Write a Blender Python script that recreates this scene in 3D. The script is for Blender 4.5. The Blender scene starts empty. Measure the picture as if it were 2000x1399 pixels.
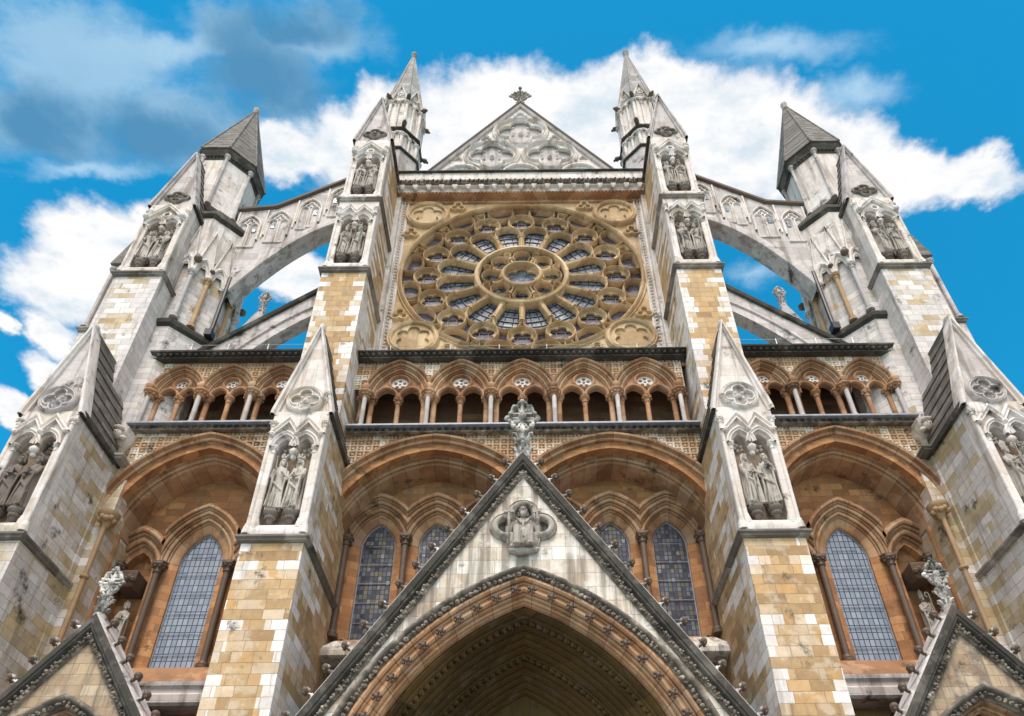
import bpy, bmesh, math, random
from math import sin, cos, pi, sqrt, radians, acos, atan2, hypot
from mathutils import Vector, Matrix
from mathutils.geometry import tessellate_polygon

# ------------------------------------------------------------------ camera
S = bpy.context.scene
COL = S.collection
cam = bpy.data.cameras.new('camera'); camo = bpy.data.objects.new('camera', cam); COL.objects.link(camo)
cam.sensor_width = 36; cam.lens = 26.2
cam.shift_x = -0.014; cam.shift_y = 0.2007
cam.clip_start = 0.1; cam.clip_end = 5000
camo.matrix_world = Matrix.Translation((0.06, 0, 1.6)) @ Matrix.Rotation(radians(124.8), 4, 'X') @ Matrix.Rotation(radians(-0.6), 4, 'Z')
S.camera = camo
S.view_settings.view_transform = 'Standard'; S.view_settings.look = 'None'
S.view_settings.exposure = 0.55; S.view_settings.gamma = 1.0

# ------------------------------------------------------------------ node helper
class NT:
    def __init__(s, tree): s.t = tree; s.n = tree.nodes; s.l = tree.links
    def node(s, typ, ins=None, **props):
        n = s.n.new(typ)
        for k, v in props.items(): setattr(n, k, v)
        for k, v in (ins or {}).items(): s.set(n.inputs[k], v)
        return n
    def set(s, sock, v):
        if isinstance(v, bpy.types.NodeSocket): s.l.new(v, sock)
        elif v is not None:
            if sock.type == 'RGBA' and len(v) == 3: v = (*v, 1)
            sock.default_value = v
    def m(s, op, a, b=None, c=None, clamp=False):
        n = s.n.new('ShaderNodeMath'); n.operation = op; n.use_clamp = clamp
        s.set(n.inputs[0], a)
        if b is not None: s.set(n.inputs[1], b)
        if c is not None: s.set(n.inputs[2], c)
        return n.outputs[0]
    def mix(s, f, a, b, mode='MIX'):
        n = s.n.new('ShaderNodeMix'); n.data_type = 'RGBA'; n.blend_type = mode
        s.set(n.inputs[0], f); s.set(n.inputs[6], a); s.set(n.inputs[7], b)
        return n.outputs[2]
    def rng(s, v, a, b, c=0.0, d=1.0, smooth=True):
        n = s.n.new('ShaderNodeMapRange'); n.interpolation_type = 'SMOOTHSTEP' if smooth else 'LINEAR'
        for i, x in enumerate((v, a, b, c, d)): s.set(n.inputs[i], x)
        return n.outputs[0]
    def noise(s, vec, scale, det=4, rough=.55, sc=None):
        if sc is not None:
            mp = s.node('ShaderNodeMapping', {0: vec}); mp.inputs['Scale'].default_value = sc; vec = mp.outputs[0]
        n = s.node('ShaderNodeTexNoise', {'Vector': vec, 'Scale': scale, 'Detail': det, 'Roughness': rough})
        return n.outputs[0]
    def ramp(s, f, stops, const=False):
        n = s.n.new('ShaderNodeValToRGB'); r = n.color_ramp
        r.interpolation = 'CONSTANT' if const else 'LINEAR'
        while len(r.elements) > 1: r.elements.remove(r.elements[-1])
        r.elements[0].position = stops[0][0]; r.elements[0].color = (*stops[0][1], 1)
        for p, c in stops[1:]:
            e = r.elements.new(p); e.color = (*c, 1)
        s.set(n.inputs[0], f); return n.outputs[0]

# ------------------------------------------------------------------ sky and sun
SUN_EL, SUN_AZ = radians(60), radians(186)      # behind the camera, high, softened by cloud
world = bpy.data.worlds.new('World'); S.world = world; world.use_nodes = True
W = NT(world.node_tree)
for n in list(W.n): W.n.remove(n)
sky = W.node('ShaderNodeTexSky', sky_type='NISHITA', sun_disc=False, sun_elevation=SUN_EL, sun_rotation=SUN_AZ,
             air_density=1.0, dust_density=0.3, ozone_density=3.0)
tc = W.node('ShaderNodeTexCoord')
sep = W.node('ShaderNodeSeparateXYZ', {0: tc.outputs['Generated']})
zz = W.m('MAXIMUM', sep.outputs[2], 0.06)
pv = W.node('ShaderNodeCombineXYZ', {0: W.m('DIVIDE', sep.outputs[0], zz), 1: W.m('DIVIDE', sep.outputs[1], zz), 2: 0.0}).outputs[0]
warp = W.node('ShaderNodeTexNoise', {'Vector': pv, 'Scale': 14.0, 'Detail': 7.0, 'Roughness': 0.6})
wv = W.node('ShaderNodeVectorMath', {0: warp.outputs['Color'], 1: (.5, .5, .5)}, operation='SUBTRACT').outputs[0]
pvw = W.node('ShaderNodeVectorMath', {0: pv, 1: W.node('ShaderNodeVectorMath', {0: wv, 3: .075}, operation='SCALE').outputs[0]}, operation='ADD').outputs[0]
def blobs(lst):
    """soft union of ellipses on the flat cloud layer (x, y, rx, ry)"""
    out = None
    for (x, y, rx, ry) in lst:
        a = W.node('ShaderNodeVectorMath', {0: pvw, 1: (x, y, 0)}, operation='SUBTRACT').outputs[0]
        b = W.node('ShaderNodeVectorMath', {0: a, 1: (1/rx, 1/ry, 0)}, operation='MULTIPLY').outputs[0]
        d = W.m('SUBTRACT', 1.0, W.node('ShaderNodeVectorMath', {0: b}, operation='LENGTH').outputs['Value'])
        out = d if out is None else W.m('SMOOTH_MAX', out, d, 0.15)
    return out
CUM = [(0.001,0.443,0.211,0.066),(-0.166,0.447,0.058,0.054),(0.147,0.432,0.121,0.059),(0.282,0.472,0.145,0.078),(0.393,0.511,0.116,0.074),(0.506,0.538,0.098,0.056),(0.611,0.538,0.091,0.046),(-0.308,0.495,0.073,0.046),(-0.212,0.484,0.079,0.064),(-0.014,0.528,0.309,0.083),(0.193,0.530,0.207,0.076),(-0.609,0.624,0.115,0.085),(-0.700,0.690,0.110,0.085),(-0.515,0.591,0.051,0.042),(-0.769,0.784,0.050,0.061),(-0.808,0.895,0.053,0.093),(-0.915,0.939,0.046,0.062),(-0.595,0.694,0.101,0.089),(-0.349,0.676,0.069,0.052),(-0.826,0.751,0.024,0.029)]
GREYV = [(-0.528,0.389,0.133,0.076),(-0.444,0.451,0.128,0.067),(-0.305,0.395,0.073,0.066),(-0.247,0.356,0.089,0.036),(-0.591,0.448,0.115,0.054),(-0.335,0.355,0.059,0.041)]
WISP = [(0.291,0.376,0.139,0.024),(0.418,0.427,0.076,0.029),(-0.571,0.510,0.122,0.017),(-0.430,0.369,0.131,0.021),(0.346,0.674,0.054,0.035),(-0.270,0.450,0.077,0.036)]
DARK = [(-0.319,0.401,0.061,0.072),(-0.268,0.441,0.070,0.036),(-0.460,0.473,0.092,0.038),(-0.611,0.460,0.058,0.043),(-0.268,0.345,0.070,0.020)]
BACK_FILL = [(4.2,.8,2.4,2.2),(-4.2,.8,2.4,2.2),(0,-1.6,3.2,1.5),(-2.4,-.6,1.5,1.0),(2.4,-.6,1.5,1.0),(0,-4,6,2.5)]  # unseen bright clouds behind and beside the camera, added to light the front
n1 = W.noise(pv, 11.0, 9, .6); n2 = W.noise(pv, 40.0, 6, .6); n3 = W.noise(pv, 3.2, 7, .6)
cum = W.m('ADD', blobs(CUM), W.m('MULTIPLY', W.m('SUBTRACT', n1, .5), .62))
cum = W.m('ADD', cum, W.m('MULTIPLY', W.m('SUBTRACT', n2, .5), .24))
cmask = W.rng(cum, -.02, .42)
back = W.m('ADD', blobs(BACK_FILL), W.m('MULTIPLY', W.m('SUBTRACT', n3, .5), 1.0))
bmask = W.rng(back, -.1, .4)
gv = W.m('ADD', blobs(GREYV), W.m('MULTIPLY', W.m('SUBTRACT', W.noise(pv, 9.0, 8, .62, (1, 1.5, 1)), .5), 1.7))
gmask = W.m('MULTIPLY', W.rng(gv, -.3, .6), .88)
wp = W.m('ADD', blobs(WISP), W.m('MULTIPLY', W.m('SUBTRACT', W.noise(pv, 5.5, 9, .66, (.8, 1.8, 1)), .5), 1.5))
wmask = W.m('MULTIPLY', W.rng(wp, -.1, 1.1), .62)
cshade = W.m('MULTIPLY', W.rng(W.noise(pv, 8.5, 8, .62, (1, 1.5, 1)), .42, .68), W.rng(cum, .15, .55))
ccol = W.mix(cshade, (.71, .70, .70), (.46, .54, .60))
edge = W.rng(cum, .16, .30)
skyc = W.mix(1.0, W.node('ShaderNodeVectorMath', {0: sky.outputs[0], 3: .100}, operation='SCALE').outputs[0], (.10, 1.5, 1.62), 'MULTIPLY')
c = W.mix(wmask, skyc, (.46, .60, .70))
gcol = W.mix(W.rng(W.m('ADD', W.m('MULTIPLY', W.m('SUBTRACT', W.noise(pv, 8.0, 6, .55), .5), 1.6), W.m('MAXIMUM', blobs(DARK), -.8)), -.75, .65), (.26, .42, .56), (.07, .20, .34))
c = W.mix(gmask, c, gcol)
c = W.mix(bmask, c, (1.10, .90, .84))
c = W.mix(cmask, c, ccol)
bg = W.node('ShaderNodeBackground', {'Color': c, 'Strength': 1.0})
out = W.node('ShaderNodeOutputWorld', {0: bg.outputs[0]})

sl = bpy.data.lights.new('sun', 'SUN'); sl.energy = 2.6; sl.angle = radians(25); sl.color = (1, .90, .82)
so = bpy.data.objects.new('sun', sl); COL.objects.link(so)
so.rotation_euler = (radians(90) - SUN_EL, 0, 0)
dsun = Vector((sin(SUN_AZ)*cos(SUN_EL), cos(SUN_AZ)*cos(SUN_EL), sin(SUN_EL)))
so.rotation_euler = dsun.to_track_quat('Z', 'Y').to_euler()

# ------------------------------------------------------------------ materials
def new_mat(name):
    m = bpy.data.materials.new(name); m.use_nodes = True
    t = NT(m.node_tree); b = t.n['Principled BSDF']
    return m, t, b

WHITE = (.74, .70, .685)
def stone(name, stops, bw=.46, rh=.255, rv=.62, nv=.7, nsc=.9, off=0.0, quoin=None, soot=0.0, sootc=(.055, .05, .045),
          streak=.35, rough=.85, bump=.35, mortar=.007, var=.25, offs=.5, blotch=None, joint=.55, tile=False, stth=.52, vous=False, sc=(3.2, 3.2, .28), warp=.02, soft=.45):
    """coursed ashlar in world metres: one random tone per block plus broad patches, stains and fine grain"""
    m, t, b = new_mat(name)
    geo = t.node('ShaderNodeNewGeometry'); P = geo.outputs['Position']
    sp = t.node('ShaderNodeSeparateXYZ', {0: P})
    u = sp.outputs[0] if tile else t.m('ADD', sp.outputs[0], sp.outputs[1])
    uv = t.node('ShaderNodeCombineXYZ', {0: u, 1: sp.outputs[2], 2: 0.0}).outputs[0]
    if warp:
        wn_ = t.node('ShaderNodeTexNoise', {'Vector': P, 'Scale': 7.0, 'Detail': 4.0, 'Roughness': .65})
        wv_ = t.node('ShaderNodeVectorMath', {0: t.node('ShaderNodeVectorMath', {0: wn_.outputs['Color'], 1: (.5, .5, .5)}, operation='SUBTRACT').outputs[0], 3: warp*2}, operation='SCALE').outputs[0]
        uv = t.node('ShaderNodeVectorMath', {0: uv, 1: wv_}, operation='ADD').outputs[0]
    br = t.node('ShaderNodeTexBrick', {'Vector': uv, 'Color1': (0, 0, 0), 'Color2': (1, 1, 1), 'Mortar': (.5, .5, .5),
                'Scale': 1.0, 'Mortar Size': mortar, 'Mortar Smooth': .3, 'Brick Width': bw, 'Row Height': rh}, offset=offs, squash=1.0 if tile else 1.35, squash_frequency=3)
    r = t.node('ShaderNodeSeparateColor', {0: br.outputs[0]}).outputs[0]
    mort = br.outputs[1]
    wn = t.node('ShaderNodeTexWhiteNoise', {'W': t.m('MULTIPLY', r, 91.7)}, noise_dimensions='1D')
    r2 = wn.outputs[0]
    n_lo = t.noise(P, nsc, 3, .5)
    n_md = t.noise(P, 5.0, 5, .6)
    n_hi = t.noise(P, 34.0, 4, .6)
    n_st = t.noise(P, 1.0, 6, .62, sc)
    v = t.m('ADD', t.m('MULTIPLY', r, rv), t.m('MULTIPLY', t.m('SUBTRACT', n_lo, .5), nv))
    v = t.m('ADD', v, off)
    v = t.m('ADD', v, t.m('MULTIPLY', t.m('SUBTRACT', n_md, .5), .10))
    if quoin:
        xc, hw, yf, d0, k = quoin
        dx = t.m('SUBTRACT', hw, t.m('ABSOLUTE', t.m('SUBTRACT', t.m('ABSOLUTE', sp.outputs[0]), xc)))
        dd = t.m('ADD', t.m('SUBTRACT', t.m('MAXIMUM', dx, 0.0), t.m('MULTIPLY', t.rng(sp.outputs[1], yf+.02, yf+.04), .13)), t.m('MULTIPLY', t.m('MAXIMUM', t.m('SUBTRACT', sp.outputs[1], yf), 0.0), .24))
        row = t.m('FLOOR', t.m('DIVIDE', sp.outputs[2], rh))
        rr = t.node('ShaderNodeTexWhiteNoise', {'W': row}, noise_dimensions='1D').outputs[0]
        lim = t.m('MULTIPLY_ADD', rr, d0*1.7, -d0*.35)
        v = t.m('ADD', v, t.m('MULTIPLY', t.rng(t.m('SUBTRACT', lim, dd), -.004, .004), k))
    col = t.ramp(v, stops, const=True)
    soft_ = t.ramp(v, stops, const=False)
    col = t.mix(soft, col, soft_)
    # per block brightness + grain
    f = t.m('ADD', t.m('MULTIPLY', t.m('SUBTRACT', r2, .5), var), t.m('MULTIPLY', t.m('SUBTRACT', n_md, .5), .5))
    f = t.m('ADD', f, t.m('MULTIPLY', t.m('SUBTRACT', n_hi, .5), .35))
    f = t.m('ADD', f, 1.0)
    col = t.mix(1.0, col, t.node('ShaderNodeCombineColor', {0: f, 1: f, 2: f}).outputs[0], 'MULTIPLY')
    # rain streaks
    stf = t.m('MULTIPLY', t.rng(n_st, stth, stth+.18), streak)
    col = t.mix(stf, col, (.17, .14, .115))
    if blotch:
        bf = t.m('MULTIPLY', t.rng(t.noise(P, 1.6, 6, .65), .52, .62), blotch[0])
        col = t.mix(bf, col, blotch[1])
    if soot:
        sf = t.rng(t.m('ADD', t.noise(P, 1.3, 7, .68), t.m('MULTIPLY', n_hi, .12)), .66-soot*.35, .80-soot*.35)
        col = t.mix(sf, col, sootc)
    col = t.mix(t.m('MULTIPLY', mort, joint), col, (.16, .12, .085))
    if vous:   # arch stones: tone per voussoir and dark radial joints, from the length along the arch
        at = t.node('ShaderNodeAttribute', attribute_name='along'); k = t.m('DIVIDE', at.outputs['Fac'], .52)
        on = t.rng(at.outputs['Fac'], .001, .01)
        vw = t.node('ShaderNodeTexWhiteNoise', {'W': t.m('FLOOR', k)}, noise_dimensions='1D').outputs[0]
        col = t.mix(t.m('MULTIPLY', on, t.rng(vw, .45, 1.0, 0, .42)), col, (.50, .37, .25))
        col = t.mix(t.m('MULTIPLY', on, t.rng(vw, .4, .0, 0, .45)), col, (.20, .115, .065))
        fr = t.m('ABSOLUTE', t.m('SUBTRACT', t.m('FRACT', k), .5))
        col = t.mix(t.m('MULTIPLY', on, t.rng(fr, .47, .495, 0, .7)), col, (.09, .055, .035))
    t.set(b.inputs['Base Color'], col); b.inputs['Roughness'].default_value = rough
    b.inputs['Specular IOR Level'].default_value = .25
    h = t.m('SUBTRACT', t.m('ADD', t.m('MULTIPLY', n_hi, .35), t.m('ADD', t.m('MULTIPLY', n_md, .5), t.m('MULTIPLY', r2, .25))), t.m('MULTIPLY', mort, .9))
    bp = t.node('ShaderNodeBump', {'Height': h, 'Strength': bump, 'Distance': .03})
    t.set(b.inputs['Normal'], bp.outputs[0])
    return m

OCH = [(0, (.36, .235, .125)), (.14, (.46, .315, .17)), (.32, (.51, .36, .205)), (.5, (.50, .295, .12)), (.55, (.56, .43, .29)), (.70, (.64, .55, .45)), (.80, (.72, .68, .65)), (.92, WHITE)]
OCHW = [(0, (.42, .31, .18)), (.2, (.50, .385, .23)), (.36, (.53, .45, .35)), (.46, (.58, .53, .48)), (.56, (.68, .64, .625)), (.8, (.60, .56, .55))]
GREYS = [(0, (.44, .40, .39)), (.35, (.50, .46, .455)), (.6, (.56, .52, .515)), (.85, (.60, .565, .56))]
WARMW = [(0, (.50, .41, .32)), (.18, (.60, .53, .47)), (.4, (.66, .60, .56)), (.7, (.72, .68, .66))]
BROWN = [(0, (.29, .15, .078)), (.3, (.39, .215, .115)), (.55, (.45, .26, .145)), (.8, (.51, .335, .205)), (.95, (.56, .43, .31))]
ORANG = [(0, (.30, .145, .068)), (.3, (.41, .195, .085)), (.5, (.48, .245, .11)), (.7, (.53, .30, .145)), (.9, (.55, .37, .22))]
ROSE = [(0, (.44, .30, .165)), (.4, (.56, .41, .245)), (.7, (.62, .49, .32)), (.95, (.67, .58, .45))]
M = {}
M['pier_low'] = stone('ochre_ashlar_low', OCH, soot=.05, streak=.5, bump=.55, quoin=(5.71, .71, 13.62, .42, .55), off=-.02, blotch=(.45, (.66, .57, .46)))
M['pier_up'] = stone('ochre_ashlar_up', OCH, streak=.5, bump=.5, soot=.05, quoin=(5.88, .74, 14.76, .40, .6), nsc=.7, off=.02)
M['pier_out'] = stone('pale_ashlar_outer', OCHW, streak=.55, bump=.45, soot=.08, bw=.5, rv=.4, nv=1.1, off=.22, quoin=(12.15, .73, 13.5, .3, .5), blotch=(.45, (.44, .36, .24)))
M['pier_outup'] = stone('white_ashlar_outer', OCHW, bw=.5, off=.22, streak=.55, nv=1.0, nsc=.8, quoin=(12.68, .78, 14.76, .35, .6), soot=.08)
M['white'] = stone('white_limestone', WARMW, bw=.6, rh=.42, off=.25, soot=.09, streak=.6, stth=.49, var=.06, bump=.25, joint=.25)
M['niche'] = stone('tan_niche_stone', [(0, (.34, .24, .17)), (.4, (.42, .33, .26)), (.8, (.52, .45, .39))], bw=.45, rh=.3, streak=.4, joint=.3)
M['grey'] = stone('grey_limestone', GREYS, bw=.8, rh=.40, off=.1, soot=.12, streak=.65, stth=.48, var=.06, bump=.25, joint=.28)
M['gable'] = stone('stained_gable_stone', stth=.44, sc=(4.5, 4.5, .22), stops= [(0, (.46, .36, .27)), (.25, (.58, .50, .41)), (.42, (.68, .63, .56)), (.65, (.76, .73, .69))], bw=.62, rh=.36, nsc=1.0, nv=1.0, off=.12, streak=.75, blotch=(.55, (.76, .74, .70)), soot=.05)
M['gable_side'] = stone('buff_gable_stone', [(0, (.34, .25, .17)), (.3, (.42, .32, .215)), (.6, (.47, .375, .27)), (.85, (.58, .50, .41))], bw=.5, rh=.24, streak=.8, stth=.45, sc=(4, 4, .25), soot=.08, blotch=(.4, (.60, .53, .44)))
M['brown'] = stone('brown_moulded_stone', BROWN, bw=.6, rh=3.0, mortar=.0, soot=.12, sootc=(.07, .045, .03), streak=.4, bump=.3, var=.3, nv=1.2, nsc=1.6, vous=True, blotch=(.35, (.50, .38, .27)))
M['orange'] = stone('orange_wall_stone', ORANG, bw=.48, rh=.24, soot=.05, sootc=(.10, .06, .035), streak=.45, bump=.4, blotch=(.3, (.36, .21, .11)))
M['passage'] = stone('shaded_sooty_passage_stone', [(0, (.12, .065, .035)), (.5, (.19, .11, .06)), (.9, (.28, .18, .10))], bw=.48, rh=.24, soot=.1, bump=.3)  # recess shade put into a darker brown, plus soot patches
M['rose'] = stone('golden_tracery_stone', ROSE, bw=.7, rh=.9, soot=.04, sootc=(.12, .085, .05), streak=.55, bump=.25, var=.3, mortar=.003, nv=1.2, nsc=1.4)
M['dark'] = stone('sooty_coping_stone', [(0, (.045, .042, .037)), (.5, (.07, .066, .058)), (.8, (.13, .12, .105))], bw=1.2, rh=.9, soot=.1, sootc=(.03, .03, .028), streak=.3, var=.4, blotch=(.3, (.26, .245, .22)))
M['sootmix'] = stone('weathered_carved_stone', [(0, (.10, .09, .08)), (.4, (.2, .17, .14)), (.7, (.42, .38, .33)), (.95, (.6, .57, .52))], bw=.3, rh=.3, nsc=4.0, nv=1.6, rv=.2, off=.3, soot=.12, mortar=.0, bump=.3)
M['slate'] = stone('slate_roof', [(0, (.11, .103, .095)), (.4, (.17, .16, .147)), (.7, (.23, .218, .20)), (.9, (.36, .34, .315))], bw=.28, rh=.19, bump=.6, rough=.7, blotch=(.35, (.13, .115, .075)))
M['spire'] = stone('grey_spire_stone', [(0, (.26, .25, .245)), (.4, (.34, .33, .32)), (.8, (.44, .42, .41))], bw=.5, rh=.42, soot=.05, streak=.5)
M['statue'] = stone('carved_statue_stone', [(0, (.36, .33, .295)), (.5, (.46, .42, .38)), (.9, (.56, .52, .48))], bw=5, rh=5, nsc=3.0, soot=.13, mortar=0, streak=.8, stth=.47, sc=(9, 9, 1.2), bump=.3)
M['statue_dark'] = stone('blackened_statue_stone', [(0, (.14, .115, .10)), (.5, (.19, .16, .14)), (.9, (.27, .235, .21))], bw=5, rh=5, nsc=3.0, soot=.12, mortar=0, streak=.5, bump=.25)
M['diaper'] = stone('diaper_tile_stone', [(0, (.33, .21, .12)), (.3, (.42, .28, .17)), (.5, (.50, .38, .26)), (.66, (.68, .62, .54)), (.85, (.74, .71, .66))], bw=.216, rh=.216, offs=0.0, nsc=.55, nv=1.0, rv=.45, off=.22, soot=.06, bump=.1, mortar=.0, streak=.4, var=.1, tile=True)
M['pale'] = stone('pale_shaft_marble', [(0, (.42, .40, .40)), (.5, (.53, .505, .50)), (.9, (.62, .59, .58))], bw=9, rh=9, mortar=0, soot=0, streak=.2, bump=.1)
M['shaft_tan'] = stone('tan_shaft_stone', [(0, (.38, .25, .14)), (.5, (.46, .32, .19)), (.9, (.55, .42, .28))], bw=9, rh=9, mortar=0, streak=.3, bump=.1)
M['shaft'] = stone('dark_shaft_marble', [(0, (.12, .085, .065)), (.5, (.16, .11, .08)), (.9, (.2, .15, .11))], bw=9, rh=9, mortar=0, streak=.2, bump=.1, rough=.5)
def simple(name, col, rough=.6, metal=0.0):
    m, t, b = new_mat(name)
    P = t.node('ShaderNodeNewGeometry').outputs['Position']
    f = t.rng(t.noise(P, 6, 5, .6), .3, .7, .75, 1.2)
    t.set(b.inputs['Base Color'], t.mix(1.0, col, t.node('ShaderNodeCombineColor', {0: f, 1: f, 2: f}).outputs[0], 'MULTIPLY'))
    b.inputs['Roughness'].default_value = rough; b.inputs['Metallic'].default_value = metal
    return m
M['string'] = stone('weathered_string_stone', [(0, (.14, .125, .112)), (.4, (.24, .22, .20)), (.7, (.36, .335, .31)), (.9, (.50, .47, .44))], bw=.9, rh=.9, nsc=2.5, nv=1.3, soot=.1, mortar=.003)
M['lead'] = simple('lead_flashing', (.30, .33, .39), .5)
M['iron'] = simple('black_iron', (.02, .02, .022), .5)
M['rail'] = simple('galvanised_rail', (.62, .62, .62), .4, .3)
M['panel'] = simple('blue_grey_panel', (.20, .25, .32), .5)
M['ground'] = simple('paving', (.34, .31, .28), .9)
def glass(name, base, pw, ph, lead=.02, tint=None, rough=.12, spec=.9):
    m, t, b = new_mat(name)
    P = t.node('ShaderNodeNewGeometry').outputs['Position']
    sp = t.node('ShaderNodeSeparateXYZ', {0: P})
    uv = t.node('ShaderNodeCombineXYZ', {0: sp.outputs[0], 1: sp.outputs[2], 2: 0.0}).outputs[0]
    br = t.node('ShaderNodeTexBrick', {'Vector': uv, 'Color1': (0, 0, 0), 'Color2': (1, 1, 1), 'Scale': 1.0, 'Mortar Size': lead,
                'Mortar Smooth': .1, 'Brick Width': pw, 'Row Height': ph, 'Mortar': (.5, .5, .5)}, offset=0.0)
    r = t.node('ShaderNodeSeparateColor', {0: br.outputs[0]}).outputs[0]
    col = t.ramp(t.m('ADD', t.m('MULTIPLY', r, .6), t.m('MULTIPLY', t.noise(P, 1.6, 3), .5)), base)
    col = t.mix(br.outputs[1], col, (.035, .04, .05))
    t.set(b.inputs['Base Color'], col)
    t.set(b.inputs['Roughness'], t.mix(br.outputs[1], (rough,)*3, (.6,)*3))
    b.inputs['Specular IOR Level'].default_value = spec
    h = t.m('ADD', t.m('MULTIPLY', t.noise(P, 3.3, 3), 1.0), t.m('MULTIPLY', r, .35))
    tv = t.node('ShaderNodeTexWhiteNoise', {'W': t.m('MULTIPLY', r, 57.3)}, noise_dimensions='1D').outputs[1]
    tv = t.node('ShaderNodeVectorMath', {0: t.node('ShaderNodeVectorMath', {0: tv, 1: (.5, .5, .5)}, operation='SUBTRACT').outputs[0], 3: .16}, operation='SCALE').outputs[0]
    nn = t.node('ShaderNodeVectorMath', {0: t.node('ShaderNodeVectorMath', {0: t.node('ShaderNodeNewGeometry').outputs['Normal'], 1: tv}, operation='ADD').outputs[0]}, operation='NORMALIZE').outputs[0]
    bp = t.node('ShaderNodeBump', {'Height': h, 'Strength': .25, 'Distance': .05, 'Normal': nn}); t.set(b.inputs['Normal'], bp.outputs[0])
    return m
M['glass_side'] = glass('pale_leaded_glass', [(0, (.18, .24, .335)), (.5, (.22, .285, .38)), (.85, (.28, .34, .43))], .135, .21, .013, spec=.6, rough=.2)
M['glass_mid'] = glass('dark_leaded_glass', [(0, (.02, .022, .035)), (.3, (.05, .055, .08)), (.55, (.09, .10, .14)), (.7, (.15, .165, .19)), (.78, (.16, .13, .05)), (.84, (.22, .23, .24)), (.95, (.08, .12, .25))], .115, .15, .012, spec=.35, rough=.25)
def rose_glass():
    m, t, b = new_mat('rose_stained_glass')
    P = t.node('ShaderNodeNewGeometry').outputs['Position']
    sp = t.node('ShaderNodeSeparateXYZ', {0: P})
    zc = t.m('SUBTRACT', sp.outputs[2], 26.86)
    r = t.m('SQRT', t.m('ADD', t.m('MULTIPLY', sp.outputs[0], sp.outputs[0]), t.m('MULTIPLY', zc, zc)))
    a = t.m('ARCTAN2', sp.outputs[0], zc)
    ri = t.m('FLOOR', t.m('DIVIDE', r, .3)); ai = t.m('FLOOR', t.m('MULTIPLY', a, 64/(2*pi)))
    cell = t.node('ShaderNodeCombineXYZ', {0: ri, 1: ai, 2: 0.0}).outputs[0]
    w = t.node('ShaderNodeTexWhiteNoise', {'Vector': cell}, noise_dimensions='2D').outputs[0]
    v = t.node('ShaderNodeTexVoronoi', {'Vector': P, 'Scale': 8.0}, feature='F1')
    v2 = t.node('ShaderNodeTexVoronoi', {'Vector': P, 'Scale': 8.0}, feature='DISTANCE_TO_EDGE')
    mixr = t.m('ADD', t.m('MULTIPLY', w, .6), t.m('MULTIPLY', t.node('ShaderNodeSeparateColor', {0: v.outputs['Color']}).outputs[0], .4))
    col = t.ramp(mixr, [(0, (.06, .075, .11)), (.3, (.10, .12, .17)), (.5, (.17, .19, .26)), (.66, (.22, .26, .33)), (.76, (.26, .30, .30)), (.88, (.14, .17, .30))])
    pink = t.ramp(mixr, [(0, (.07, .07, .09)), (.4, (.15, .12, .15)), (.7, (.20, .17, .21)), (.9, (.13, .15, .20))])
    col = t.mix(t.rng(r, 3.15, 3.3), col, pink)
    col = t.mix(t.rng(v2.outputs['Distance'], .0, .05, .8, 0), col, (.03, .03, .035))
    t.set(b.inputs['Base Color'], col); b.inputs['Roughness'].default_value = .35; b.inputs['Specular IOR Level'].default_value = .12
    tv = t.node('ShaderNodeTexWhiteNoise', {'W': t.m('MULTIPLY', w, 57.3)}, noise_dimensions='1D').outputs[1]
    tv = t.node('ShaderNodeVectorMath', {0: t.node('ShaderNodeVectorMath', {0: tv, 1: (.5, .5, .5)}, operation='SUBTRACT').outputs[0], 3: .16}, operation='SCALE').outputs[0]
    nn = t.node('ShaderNodeVectorMath', {0: t.node('ShaderNodeVectorMath', {0: t.node('ShaderNodeNewGeometry').outputs['Normal'], 1: tv}, operation='ADD').outputs[0]}, operation='NORMALIZE').outputs[0]
    bp = t.node('ShaderNodeBump', {'Height': w, 'Strength': .2, 'Distance': .04, 'Normal': nn}); t.set(b.inputs['Normal'], bp.outputs[0])
    return m
M['glass_rose'] = rose_glass()

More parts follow.
